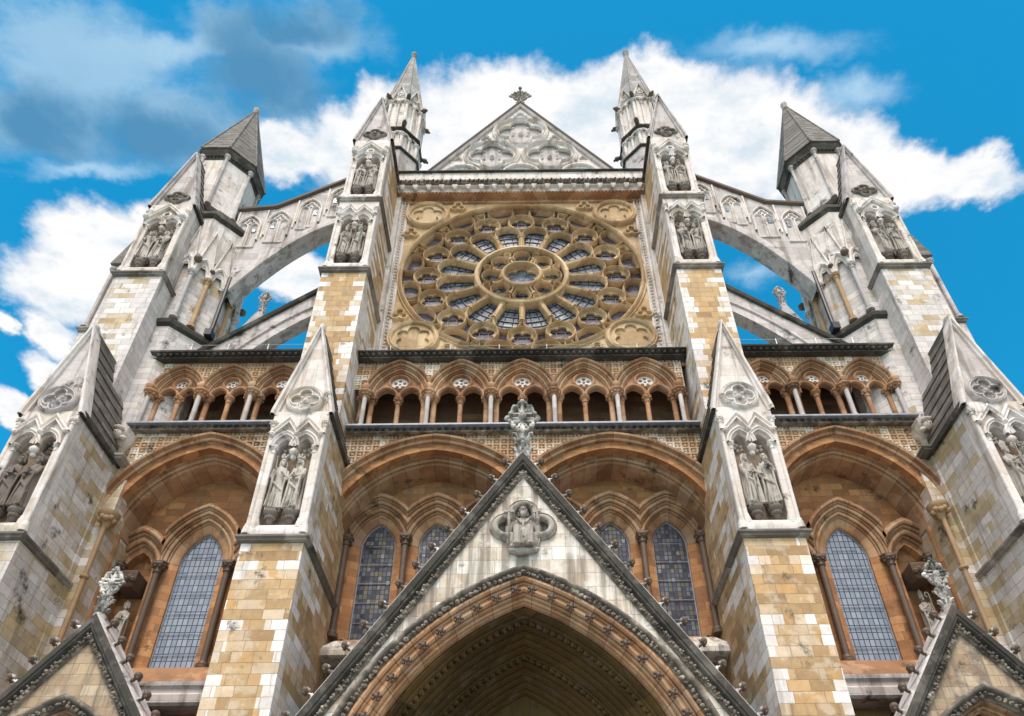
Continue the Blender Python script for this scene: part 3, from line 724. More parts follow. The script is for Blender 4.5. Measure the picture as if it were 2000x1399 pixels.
def window(cx, s, zsill, zs, h, par_name, gl, wallmat, c_out, clips, y=16.8, label=None, deep=.75):
    """traceried lancet light: moulded arch, leaded glass, saddle bars"""
    c = (h*h-s*s)/(2*s); R = s+c
    mb = MB(); pr = orders(R+deep, y-.30, R+.22, y+.02, 3)+[(R+.2, y+.02), (R+.03, y+.1), (R, y+.14), (R, y+.3)]
    mb.arch(cx, zs, c, [(R+deep, y+.05)]+pr, legs=0.0, n=12)
    for co, no in clips: mb.clip(co, no)
    w = mb.build(par_name, 'brown', church, label)
    mb = MB()
    for sx in (-1, 1):  # plain splayed jambs
        x = cx+sx*s
        mb.add([(x, y+.3, zsill), (x, y+.12, zsill), (x+sx*.2, y+.02, zsill), (x+sx*.36, y+.02, zsill), (x, y+.3, zs), (x, y+.12, zs), (x+sx*.2, y+.02, zs), (x+sx*.36, y+.02, zs)],
               [(0, 1, 5, 4), (1, 2, 6, 5), (2, 3, 7, 6)], False)
    mb.rings(cx-s-.2, cx+s+.2, y-.05, y+.3, [(0, zsill-.5), (0, zsill-.12), (-.18, zsill+.02)])
    mb.build('jamb', wallmat, w)
    mb = MB(); L = lancet(cx, zsill, zs, s+.01, h+.01, 12); mb.prism(L, y+.22, y+.24)
    mb.build('pane', gl, w)
    mb = MB()
    mb.sweep(L, [(-.035, y+.22), (-.035, y+.19), (.0, y+.19), (.0, y+.22)], True)
    z = zsill+.55
    while z < zs+h*.6:
        hw = s if z < zs else s*.6
        mb.box(cx-hw+.01, cx+hw-.01, y+.185, y+.2, z-.006, z+.006); z += .62
    mb.build('saddle_bars', 'lead', w)
    return w
# back wall of the bays with the openings cut
def back_wall(openings, x0, x1, z1):
    mb = MB(); mb.plate([(x0, 9.0), (x1, 9.0), (x1, z1), (x0, z1)], openings, 16.84, 17.2, .0)
    return mb.build('bay_wall', 'orange', church)
cw = [(-4.10, .48), (-2.48, .48), (-.86, .48)]
wall_c = back_wall([lancet(x, 10.9, 13.95, s+.18, 1.0, 9) for x, s in cw], -5.4, 0.0, 17.0)
ws = [window(x, s, 11.0, 13.95, .85, 'window', 'glass_mid', 'orange', 0, [((x-.81, 0, 0), (-1, 0, 0)), ((x+.81, 0, 0), (1, 0, 0))], label='dark leaded lancet window') for x, s in cw]
side_open = [lancet(-8.98, 10.0, 13.4, .585+.2, 1.28, 9), lancet(-10.62, 10.4, 13.1, .40, .72, 7), lancet(-7.34, 10.4, 13.1, .40, .72, 7)]
wall_s = back_wall(side_open, -11.4, -6.5, 17.1)
ws.append(window(-8.98, .585, 10.1, 13.4, 1.1, 'window', 'glass_side', 'orange', 0, [((-9.98, 0, 0), (-1, 0, 0)), ((-7.98, 0, 0), (1, 0, 0))], label='tall pale blue leaded lancet window', deep=.70))
for cx, lim in ((-10.62, -9.98), (-7.34, -7.98)):
    mb = MB(); mb.arch(cx, 13.1, .5, [(1.5, 16.85)]+orders(1.5, 16.5, 1.02, 16.82, 2)+[(.92, 16.84), (.90, 17.1)], n=10)
    mb.clip((lim, 0, 0), (1, 0, 0) if cx < lim else (-1, 0, 0))
    mb.clip((-11.05, 0, 0), (-1, 0, 0)); mb.clip((-6.9, 0, 0), (1, 0, 0))
    a = mb.build('blind_arch', 'brown', church)
    mb = MB(); mb.box(cx-.5, cx+.5, 17.12, 17.2, 10, 14.2); mb.build('back_panel', 'orange', a); ws.append(a)
    for sx in (-1, 1):   # cusps
        pass
    mb = MB(); mb.rings(cx-.2, cx+.2, 16.5, 17.12, [(.02, 12.45), (.14, 12.62), (.16, 12.85), (.05, 12.95)])
    for k in range(7): mb.blob((cx-.28+.09*k, 16.38, 12.62+.06*(k % 2)), .09)
    mb.build('canopy', 'shaft', a)
    mb = MB(); mb.rings(cx-.22, cx+.22, 16.55, 17.12, [(-.12, 10.35), (.0, 10.6), (.03, 10.72)]); mb.build('pedestal', 'orange', a)
# shafts and capitals between the lights
for xs, z0, z1 in (((-4.93, -3.29, -1.67), 10.9, 14.1), ((-9.93, -8.03, -11.02, -6.95), 10.05, 13.25)):
    for x in xs:
        mb = MB(); mb.column(x, 16.62, z0, z1, .085, .3, .22, 10)
        mb.box(x-.16, x+.16, 16.5, 16.82, z1, z1+.06)
        ws.append(mb.build('shaft', 'shaft', church))
mirror(wall_c); mirror(wall_s)
for w in ws: mirror(w)
# sloping sills and string courses under the windows
mb = MB()
mb.rings(-11.3, -6.3, 16.0, 17.0, [(.0, 9.28), (.08, 9.34), (.08, 9.46), (-.3, 9.95)])
s1 = mb.build('sill_string', 'brown', church)
mb = MB(); mb.rings(-11.3, -6.3, 15.75, 17.0, [(0, 8.7), (.06, 8.76), (.07, 8.95), (.0, 9.02), (.0, 9.12), (.07, 9.18), (.08, 9.28), (0, 9.3)]); s1b = mb.build('ledge', 'grey', church)
mb = MB(); mb.rings(-5.1, -.02, 16.2, 17.0, [(.0, 10.1), (.08, 10.16), (.08, 10.3), (-.3, 10.75)]); s2 = mb.build('sill_string', 'gable', church)
for o in (s1, s1b, s2): mirror(o)
mb = MB(); mb.box(-11.4, -6.3, 16.3, 17.2, 0, 8.8); o = mb.build('base_wall', 'orange', church); mirror(o)

# pilaster, long shafts and corbels at the outer ends
mb = MB(); mb.box(-11.75, -11.02, 15.58, 16.8, 0, 16.2); mb.box(-12.2, -11.38, 15.4, 16.0, 0, 17.0); pl = mb.build('pilaster', 'pier_out', church)
ledge(-11.62, -11.18, 15.25, 15.8, 15.85, 16.1, .1, pl)
mb = MB(); mb.column(-10.99, 15.42, 8.2, 13.95, .062, .0, .0, 10)
for k in range(10): mb.blob((-10.99+.17*cos(k*.63), 15.44+.17*sin(k*.63), 13.82+.05*(k % 2)), .085)
mb.ngon(-10.99, 15.45, [(.08, 13.6), (.1, 13.63), (.1, 13.68), (.12, 13.72), (.25, 13.95), (.28, 14.0), (.28, 14.08)], 8, pi/8)
mb.ngon(-10.99, 15.42, [(.075, 12.0), (.11, 12.02), (.11, 12.08), (.075, 12.1)], 10, 0, True)
mb.rings(-11.12, -10.86, 15.3, 15.6, [(0, 8.1), (.02, 8.3), (0, 8.4)]); pp = mb.build('wall_shaft', 'shaft_tan', church)
# head corbel
mb = MB(); mb.rings(-11.6, -11.28, 15.2, 15.7, [(-.1, 16.5), (.02, 16.75), (.06, 16.95), (.08, 17.02)])
mb.blob((-11.44, 15.12, 16.72), .13, (1, 1, 1.2), 9, 6); mb.blob((-11.44, 15.08, 16.9), .15, (1.1, 1, .5)); mb.blob((-11.44, 14.99, 16.71), .03)
for sx in (-1, 1): mb.blob((-11.44+sx*.17, 15.15, 16.58), .1, (1, 1, .8)); mb.blob((-11.44+sx*.05, 15.0, 16.75), .02)
cb = mb.build('head_corbel', 'white', church, 'carved head corbel')
for o in (pl, pp, cb): mirror(o)

# ------------------------------------------------------------------ wall-passage arcades
def arcade(xs, s, zb, zcap, x0, x1, zc0, zc1, outer_end, label):
    """xs: bay centres; s: half bay"""
    y = 15.6
    mb = MB(); mb.box(x0, x1, y-.26, y+1.2, zb-.06, zb)
    par = mb.build('arcade', 'lead', church, label)
    # carved zig-zag string below the sill
    mb = MB(); mb.box(x0, x1, y-.1, y+.1, zb-.22, zb-.06)
    mb.rings(x0, x1, y-.16, y+.1, [(0, zb-.26), (.03, zb-.235), (0, zb-.22)])
    n = int((x1-x0)/.2)
    for i in range(n):
        x = x0+(i+.5)*(x1-x0)/n
        for sx in (-1, 1):
            mb.add([(x-sx*.085, y-.1, zb-.205), (x-sx*.055, y-.17, zb-.215), (x+sx*.045, y-.17, zb-.075), (x+sx*.085, y-.1, zb-.075)], [(0, 1, 2, 3)], False)
    mb.build('zigzag_string', 'sootmix', par)
    # cornice with leaf carving
    mb = MB(); mb.rings(x0, x1, y-.12, y+1.4, [(0, zc0), (.05, zc0+.02), (.05, zc0+.05), (.0, zc0+.08), (.06, zc0+.16), (.16, zc0+.2), (.17, zc1), (.1, zc1+.03)])
    n = int((x1-x0)/.19)
    for i in range(n):
        x = x0+(i+.5)*(x1-x0)/n; mb.blob((x, y-.2, zc0+.13), .065, (1.1, 1, 1), 6, 4)
        if i % 2: mb.blob((x, y-.26, zc0+.1), .035)
    mb.build('cornice', 'dark', par)
    # back wall of the passage, floor and ceiling
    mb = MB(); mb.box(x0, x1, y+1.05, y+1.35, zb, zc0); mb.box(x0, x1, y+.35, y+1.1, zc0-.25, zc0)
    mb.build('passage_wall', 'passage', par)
    c, Ri, Ro = .5*s/.95, 1.22*s/.95, 1.55*s/.95
    for k, cx in enumerate(xs):
        mb = MB(); pr = [(Ro, y+.08), (Ro, y-.06), (Ro-.03, y-.11), (Ro-.07, y-.08), (Ro-.08, y-.0)]+orders(Ro-.08, y-.0, Ri, y+.18, 2)+[(Ri-.01, y+.3)]
        mb.arch(cx, zcap, c, pr, n=12); mb.clip((cx-s, 0, 0), (-1, 0, 0)); mb.clip((cx+s, 0, 0), (1, 0, 0))
        mb.build('arch', 'brown', par)
        # tracery head: two lights and a pierced roundel
        ri = Ri+.03; hs = (ri-c)
        out = []; a1 = acos(-c/ri)
        for i in range(13):
            a = pi+(a1-pi)*i/12; out.append((cx+c+ri*cos(a), zcap+ri*sin(a)))
        out = out+[(2*cx-x, z) for x, z in out[-2::-1]]
        lw = (hs-.09)/2-.02
        l1 = lancet(cx-hs/2, zcap, zcap, lw, lw*1.25, 7); l2 = lancet(cx+hs/2, zcap, zcap, lw, lw*1.25, 7)
        zr = zcap+.62*s/.95; rr = .29*s/.95
        # plate outline dips into the two light heads
        outl = out+[(cx+hs/2+lw+.002, zcap)]+l2[::-1][1:-1]+[(cx+.03, zcap), (cx-.03, zcap)]+l1[::-1][1:-1]+[(cx-hs/2-lw-.002, zcap)]
        ol = []
        for p in outl:
            if not ol or hypot(p[0]-ol[-1][0], p[1]-ol[-1][1]) > 2e-3: ol.append(p)
        tri_ = [[(cx+q*hs*.62, zr-.02), (cx+q*hs*.78, zr-.02-.12), (cx+q*hs*.50, zr-.10)] for q in (-1, 1)]
        mb = MB(); mb.plate(ol, [circ(cx, zr, rr, 26)], y+.2, y+.36, .03)
        for L in (l1, l2): mb.sweep(L, [(.09, y+.22), (.085, y+.13), (.05, y+.10), (.0, y+.13), (-.01, y+.22)])
        mb.sweep(circ(cx, zr, rr+.04, 28), [(.07, y+.22), (.06, y+.13), (.03, y+.09), (-.02, y+.12), (-.04, y+.24)], True)
        mb.build('tracery', 'brown', par)
        mb = MB(); mb.plate(circ(cx, zr, rr+.005, 26), [circ(cx+rr*.5*cos(pi/2+k*2*pi/5), zr+rr*.5*sin(pi/2+k*2*pi/5), rr*.21, 10) for k in range(5)]+[circ(cx, zr, rr*.16, 8)], y+.21, y+.31, .0)
        mb.build('roundel', 'white', par)
        # centre shaft
        mb = MB(); mb.column(cx, y+.27, zb, zcap+.02, .075, .26, .10, 10, k % 2 == 0); mb.build('column', 'brown', par)
        # clusters between bays
        ends = [cx-s]+([cx+s] if k == len(xs)-1 else [])
        for ex in ends:
            mb = MB()
            for dx in (-.15, .15): mb.column(ex+dx, y+.22, zb, zcap+.02, .085, .26, .08, 10, (k % 2) == 0)
            mb.ngon(ex, y+.03, [(.12, zcap-.25), (.16, zcap-.22), (.15, zcap-.15), (.2, zcap-.05), (.24, zcap-.03), (.24, zcap+.03), (.2, zcap+.06)], 8)
            for q in range(6): mb.blob((ex+.17*cos(pi+q*.63), y+.05+.17*sin(pi+q*.63), zcap-.1), .055)
            mb.rings(ex-.07, ex+.07, y-.14, y+.1, [(0, zcap+.03), (.03, zcap+.12), (.05, zcap+.2), (-.03, zcap+.36)])
            mb.build('column', 'brown', par)
            mb = MB(); mb.column(ex, y-.04, zb, zcap-.2, .07, .0, .18, 10); mb.build('column', 'pale', par, 'pale marble shaft standing in front of the brown pair')
    # diaper in the spandrels
    cut = [lambda x, z, cx=cx: inside(x, z, cx, zcap, c, Ro-.05) for cx in xs]
    z0 = math.ceil((zcap+.15)/P0)*P0
    a0, a1_ = math.floor(x0/P0+.5)*P0, math.floor(x1/P0)*P0
    diaper(a0, a1_, z0, z0+math.floor((zc0+.02-z0)/P0+.999)*P0-.001, y+.04, cut, 'diaper_spandrel', par)
    mb = MB(); mb.box(x0, x1, y+.1, y+.14, zcap+.9*s/.95+.35, zc0)  # backing above the arches
    mb.build('backing', 'orange', par)
    return par
arcade([-3.8, -1.9, 0, 1.9, 3.8], .95, 17.24, 18.78, -5.13, 5.13, 20.20, 20.44, False, 'five bay wall passage arcade under the rose window')
sa = arcade([-10.55, -9.0, -7.45], .775, 17.44, 18.92, -11.5, -6.6, 20.28, 20.54, True, 'three bay wall passage arcade of the side aisle')
mb = MB(); mb.box(-11.3, -10.62, 16.2, 16.24, 17.44, 18.4); mb.build('hatch_panel', 'panel', sa)
mirror(sa)

# ------------------------------------------------------------------ rose window
ZC = 26.86
def rose():
    mb = MB(); RO = 4.62
    mb.plate([(-4.75, 20.6), (4.75, 20.6), (4.75, 31.95), (-4.75, 31.95)], [circ(0, ZC, RO, 96)], 17.0, 17.5, .06)
    par = mb.build('rose_window', 'rose', church, 'great round wheel window of golden tracery set in a square frame')
    mb = MB(); mb.sweep(circ(0, ZC, 4.66, 96), [(.12, 17.02), (.12, 16.9), (.07, 16.84), (.0, 16.88), (-.03, 16.95), (-.08, 16.93), (-.12, 17.0), (-.16, 17.15)], True)
    mb.build('outer_ring', 'rose', par)
    # wheel tracery
    holes = []; rolls = []
    def petal(a0, r0, r1, w0, w1, n=8):
        """spoke light: straight sides from the inner ring, round head"""
        L = [(-w0, r0), (-w1, r1)]
        for i in range(1, n): t = pi-pi*i/n; L.append((w1*cos(t), r1+w1*1.02*sin(t)))
        L += [(w1, r1), (w0, r0)]
        return [(x*cos(a0)+z*sin(a0), ZC-x*sin(a0)+z*cos(a0)) for x, z in L]
    for i in range(16):
        a = 2*pi*(i+.5)/16; holes.append(petal(a, 1.83, 2.76, .23, .455))
        a = 2*pi*i/16; holes.append(circ(3.60*sin(a), ZC+3.60*cos(a), .46, 24))
        # outer half lights, cut by the rim
        a = 2*pi*(i+.5)/16; L = []
        for k in range(15):
            t = pi*k/14; x, z = .46*cos(pi+t), 4.30+.34*sin(pi+t)
            L.append((x, z))
        for k in range(7):
            x = .46-.92*k/6; L.append((x, sqrt(4.50**2-x*x)))
        L = [p for j, p in enumerate(L) if j == 0 or hypot(p[0]-L[j-1][0], p[1]-L[j-1][1]) > .01]
        holes.append([(x*cos(a)+z*sin(a), ZC-x*sin(a)+z*cos(a)) for x, z in L])
        # small triangles between
        for da in (0,):
            a = 2*pi*i/16; tr = [(-.15, 4.46), (.15, 4.46), (.06, 4.20), (-.06, 4.20)]
            holes.append([(x*cos(a)+z*sin(a), ZC-x*sin(a)+z*cos(a)) for x, z in tr])
    for i in range(8):
        a = 2*pi*i/8; holes.append(petal(a, .86, 1.18, .17, .30, 6))
        a = 2*pi*(i+.5)/8; holes.append(circ(1.44*sin(a), ZC+1.44*cos(a), .085, 10))
    holes.append(circ(0, ZC, .66, 36))
    mb = MB()
    for h in holes:
        xs = [p[0] for p in h]; zs = [p[1] for p in h]; ext = max(max(xs)-min(xs), max(zs)-min(zs))
        if ext < .32 and ext > .2: continue
        sg = sum(h[i-1][0]*h[i][1]-h[i][0]*h[i-1][1] for i in range(len(h))); q = 1 if sg < 0 else -1
        w = .10 if ext > .75 else .075
        mb.sweep(h, [(0, 17.30), (0, 17.13), (q*w*.2, 17.08), (q*w*.36, 17.10), (q*w*.5, 17.04), (q*w*.68, 17.03), (q*w*.82, 17.09), (q*w, 17.12), (q*w, 17.30)], True)
    mb.build('tracery', 'rose', par)
    mb = MB()
    for R in (1.72,):
        mb.sweep(circ(0, ZC, R, 72), [(.10, 17.2), (.10, 16.98), (.06, 16.92), (.01, 16.96), (-.04, 16.94), (-.09, 17.0), (-.1, 17.2)], True)
    mb.sweep(circ(0, ZC, .74, 48), [(.08, 17.2), (.08, 16.96), (.03, 16.92), (-.02, 16.95), (-.06, 17.0), (-.07, 17.2)], True)
    mb.build('roll_moulding', 'rose', par)
    # spokes as columns
    for i in range(16):
        mb = MB(); a = 2*pi*i/16; d = Vector((sin(a), 0, cos(a))); c0 = Vector((0, 17.1, ZC))
        ks = [(1.80, .10), (1.86, .10), (1.90, .06), (2.52, .06), (2.56, .10), (2.62, .085), (2.68, .12), (2.72, .12)]
        mb.tube([c0+d*r for r, _ in ks], [w for _, w in ks], 8); mb.build('spoke_shaft', 'rose', par)
    for i in range(8):
        mb = MB(); a = 2*pi*(i+.5)/8; d = Vector((sin(a), 0, cos(a))); c0 = Vector((0, 17.1, ZC))
        ks = [(.80, .07), (.84, .07), (.87, .045), (1.08, .045), (1.11, .08), (1.16, .07), (1.2, .09)]
        mb.tube([c0+d*r for r, _ in ks], [w for _, w in ks], 8); mb.build('spoke_shaft', 'rose', par)
    # cusps: recessed foiled plates inside the lights
    for i in range(16):
        a = 2*pi*i/16; x, z = 3.60*sin(a), ZC+3.60*cos(a); mb = MB()
        mb.plate(circ(x, z, .49, 24), [foil(x, z, .43, 5, pi/2-a, .60, 6)], 17.20, 17.29, .01); mb.build('cusped_foil', 'rose', par)
        a = 2*pi*(i+.5)/16
        for sx in (-1, 1):
            pts = []
            for k in range(6): pts.append((sx*(.52-.13*sin(pi*k/5)), 2.60+.36*k/5))
            pts += [(sx*.56, 2.98), (sx*.56, 2.58)]
            P = [(u*cos(a)+w*sin(a), ZC-u*sin(a)+w*cos(a)) for u, w in pts]
            mb = MB(); mb.prism(P, 17.20, 17.29); mb.build('cusp', 'rose', par)
    mb = MB(); mb.plate(circ(0, ZC, .69, 36), [foil(0, ZC, .62, 6, pi/2, .64, 7)], 17.20, 17.29, .01); mb.build('cusped_foil', 'rose', par)
    # glass and bars
    mb = MB(); mb.prism(circ(0, ZC, 4.6, 64), 17.31, 17.34); mb.build('stained_glass', 'glass_rose', par)
    mb = MB()
    for r in (2.0, 2.28, 2.56, 2.84, 3.12, 1.0, 1.3):
        mb.sweep(circ(0, ZC, r, 72), [(-.018, 17.305), (-.018, 17.275), (.018, 17.275), (.018, 17.305)], True)
    for i in range(32):
        a = 2*pi*(i+.5)/32
        for da in (-.035, .035):
            d = Vector((sin(a+da), 0, cos(a+da))); mb.tube([Vector((0, 17.29, ZC))+d*1.8, Vector((0, 17.29, ZC))+d*3.3], .014, 4)
    for i in range(16):
        a = 2*pi*i/16; x, z = 3.60*sin(a), ZC+3.60*cos(a)
        for t in (-.16, .16):
            mb.box(x-.48, x+.48, 17.275, 17.30, z+t-.014, z+t+.014); mb.box(x+t-.014, x+t+.014, 17.27, 17.305, z-.46, z+.46)
    mb.build('saddle_bars', 'iron', par)
    # blind roundels and trefoils in the corners
    for sx in (-1, 1):
        for zz_, R in ((30.85, .86), (23.05, .90)):
            cx = sx*3.84; mb = MB(); mb.plate(circ(cx, zz_, R*.9, 36), [foil(cx, zz_, R*.70, 6 if zz_ < 25 else 5, pi/2, None, 8)], 16.93, 17.02, .02)
            mb.sweep(circ(cx, zz_, R*.93, 40), [(.10, 17.02), (.09, 16.88), (.04, 16.83), (-.02, 16.87), (-.06, 16.84), (-.1, 16.92), (-.11, 16.99)], True)
            mb.build('blind_roundel', 'rose', par)
        for tx, tz, rt in ((2.62, 31.42, .33), (4.42, 29.55, .33), (4.42, 24.35, .33), (2.6, 22.4, .33)):
            mb = MB(); f = foil(sx*tx, tz, rt, 3, pi/2, .5, 8)
            mb.sweep(f, [(.06, 17.01), (.05, 16.9), (.0, 16.88), (-.04, 16.94), (-.05, 17.01)], True); mb.build('trefoil', 'rose', par)
        # bead-studded frame strips
        mb = MB(); x = sx*4.83
        mb.box(x-.09, x+.09, 17.0, 17.3, 20.6, 31.95)
        for q in (-.13, .13): mb.tube([(x+q, 16.98, 20.6), (x+q, 16.98, 31.9)], .045, 8)
        z = 20.75
        while z < 31.9: mb.blob((x, 16.97, z), .06, (1, 1, 1), 6, 4); z += .19
        mb.box(min(sx*5.0, sx*5.2), max(sx*5.0, sx*5.2), 16.8, 17.4, 20.6, 32)
        mb.build('frame_strip', 'white', par)
    return par
rw = rose()
# cornice and parapet over the rose
mb = MB(); mb.rings(-5.1, 5.1, 16.96, 17.6, [(0, 31.72), (.04, 31.75), (.04, 31.82), (0, 31.86), (0, 31.95), (.06, 31.98), (.06, 32.05)])
for i in range(52): mb.blob((-5.0+i*.196, 16.95, 31.9), .05)
cn = mb.build('cornice', 'brown', church, 'dark studded string above the rose')
mb = MB(); mb.rings(-5.14, 5.14, 16.78, 17.6, [(0, 31.98), (.06, 32.0), (.06, 32.06), (.12, 32.1)])
for i in range(70): mb.box(-5.1+i*.147, -5.02+i*.147, 16.66, 16.8, 32.0, 32.08)
mb.build('dentils', 'brown', cn)
mb = MB(); mb.rings(-5.14, 5.14, 16.66, 17.6, [(0, 32.1), (.0, 32.3), (.1, 32.34), (.12, 32.4)])
for i in range(19):
    x = -4.95+i*.55; mb.rings(x-.09, x+.09, 16.48, 16.7, [(-.05, 32.12), (0, 32.2), (.02, 32.32)])
mb.build('corbel_table', 'white', cn)
mb = MB(); mb.rings(-5.16, 5.16, 16.50, 17.6, [(0, 32.4), (.05, 32.42), (.02, 32.5), (.05, 32.62), (.05, 32.68)])
for i in range(54):
    x = -5.05+i*.19; mb.blob((x, 16.46, 32.55), .085, (1, .8, .9)); mb.blob((x+.06, 16.4, 32.52+.05*(i % 2)), .05)
mb.build('leaf_band', 'sootmix', cn)
mb = MB(); mb.box(-5.16, 5.16, 16.54, 17.1, 32.68, 33.36); mb.build('parapet', 'white', cn)
mb = MB(); mb.rings(-5.18, 5.18, 16.50, 17.15, [(0, 33.36), (.06, 33.38), (.06, 33.42), (-.1, 33.5)]); mb.build('coping', 'dark', cn)

# ------------------------------------------------------------------ top gable
def top_gable():
    Y = 17.4; zb, za, k = 33.2, 41.35, 1.587
    hw = (za-zb)/k
    circles = [(0, 38.62, 1.24), (-1.32, 36.45, 1.2), (1.32, 36.45, 1.2)]
    holes = [foil(x, z, r*.86, 4, pi/2, .52, 10) for x, z, r in circles]
    holes += [foil(0, 40.28, .36, 3), foil(-1.62, 38.1, .26, 3), foil(1.62, 38.1, .26, 3), foil(-2.86, 36.2, .2, 3), foil(2.86, 36.2, .2, 3)]
    holes += [lancet(x, 34.2, 34.7, .62, .62, 8) for x in (-2.64, 0, 2.64)]
    mb = MB(); mb.plate([(-hw, zb), (hw, zb), (0, za)], holes, Y, Y+.35, .04)
    par = mb.build('gable', 'white', church, 'steep traceried gable over the rose window')
    mb = MB(); mb.prism([(-hw+.1, zb), (hw-.1, zb), (0, za-.1)], Y+.10, Y+.5); mb.build('back_panel', 'grey', par)
    mb = MB()
    for x, z, r in circles:
        mb.sweep(circ(x, z, r, 40), [(.06, Y+.02), (.05, Y-.1), (.0, Y-.14), (-.05, Y-.08), (-.08, Y-.1), (-.12, Y-.02), (-.13, Y+.04)], True)
        mb.sweep(foil(x, z, r*.88, 4, pi/2, .52, 10), [(.07, Y+.02), (.05, Y-.07), (0, Y-.1), (-.04, Y-.05), (-.05, Y+.1)], True)
        mb.blob((x, Y+.04, z), .12, n=8, m=6)
        for i in range(4):
            a = pi/4+pi/2*i; mb.blob((x+r*.40*cos(a), Y-.03, z+r*.40*sin(a)), .07)
    for x in (-2.64, 0, 2.64):
        mb.sweep(lancet(x, 34.7, 34.7, .78, .8, 9), [(.12, Y), (.10, Y-.12), (.02, Y-.14), (-.04, Y-.05), (-.06, Y+.05)])
    mb.build('tracery', 'white', par)
    mb = MB(); mb.sweep([(-hw-.1, zb-.15), (0, za), (hw+.1, zb-.15)], [(-.14, Y+.02), (-.14, Y-.1), (-.05, Y-.16), (-.03, Y-.1)])
    mb.build('rake_moulding', 'grey', par)
    mb = MB(); mb.sweep([(-hw-.1, zb-.15), (0, za), (hw+.1, zb-.15)], [(-.05, Y+.5), (-.05, Y-.14), (.03, Y-.2), (.12, Y-.16), (.14, Y+.5)])
    mb.build('coping', 'shaft', par)
    finial(0, Y+.05, za+.05, 1.55, par, 'statue', True)
    return par
def finial(x, y, z, H, par, mat, crown=False):
    """foliated cross finial: stem, knop, open ring cross of leaf curls"""
    mb = MB(); s = H/1.55
    mb.ngon(x, y, [(.17*s, z-.15*s), (.18*s, z), (.11*s, z+.06*s), (.075*s, z+.3*s), (.12*s, z+.36*s), (.14*s, z+.42*s), (.08*s, z+.5*s), (.075*s, z+.6*s)], 8, pi/8)
    for k in range(8):
        a = 2*pi*k/8; mb.tube([(x+.10*s*cos(a), y+.10*s*sin(a), z+.05*s), (x+.17*s*cos(a), y+.17*s*sin(a), z+.2*s), (x+.22*s*cos(a), y+.22*s*sin(a), z+.19*s)], [.03*s, .045*s, .03*s], 5); mb.tube([(x+.09*s*cos(a+.4), y+.09*s*sin(a+.4), z+.38*s), (x+.17*s*cos(a+.4), y+.17*s*sin(a+.4), z+.56*s), (x+.23*s*cos(a+.4), y+.23*s*sin(a+.4), z+.54*s)], [.03*s, .045*s, .035*s], 5)
    zc = z+1.06*s; w = s*(.95 if crown else .60)
    mb.tube([(x, y, z+.5*s), (x, y, zc+.40*s)], [.075*s, .045*s], 6); mb.tube([(x-.42*w, y, zc), (x+.42*w, y, zc)], .045*s, 6)
    if crown: mb.tube([(x, y-.34*s, zc), (x, y+.34*s, zc)], .05*s, 6)
    for sx in (-1, 1):
        for sz in (-1, 1):   # open leaf loops filling the four quarters
            cx, cz = x+sx*.20*w, zc+sz*.18*s
            mb.sweep(foil(cx, cz, .17*w, 3, pi/2 if sz > 0 else -pi/2, .5, 6), [(.025*s, y+.05*s), (.02*s, y-.05*s), (-.015*s, y-.06*s), (-.025*s, y+.05*s), (.025*s, y+.05*s)], True)
            mb.tube([(x+sx*.02*w, y, zc+sz*.46*s), (x+sx*.17*w, y-.03*s, zc+sz*.37*s), (x+sx*.33*w, y-.05*s, zc+sz*.27*s), (x+sx*.40*w, y-.03*s, zc+sz*.14*s), (x+sx*.52*w, y, zc+sz*.02*s)], [.05*s, .04*s, .055*s, .04*s, .05*s], 6)
            mb.blob((x+sx*.30*w, y-.06*s, zc+sz*.30*s), .06*s); mb.blob((x+sx*.45*w, y-.05*s, zc+sz*.11*s), .05*s); mb.blob((x+sx*.12*w, y-.05*s, zc+sz*.42*s), .05*s)
    for a_, b_ in ((0, .5), (0, -.42), (.54, 0), (-.54, 0)): mb.blob((x+a_*w, y-.02*s, zc+b_*s), .075*s, (1, .8, 1))
    if crown:
        for q in (-1, 1): mb.blob((x, y+q*.38*s, zc), .1*s); mb.blob((x, y+q*.3*s, zc+.15*s), .09*s)
    mb.blob((x, y-.07*s, zc), .1*s)
    return mb.build('cross_finial', mat, par)
top_gable()

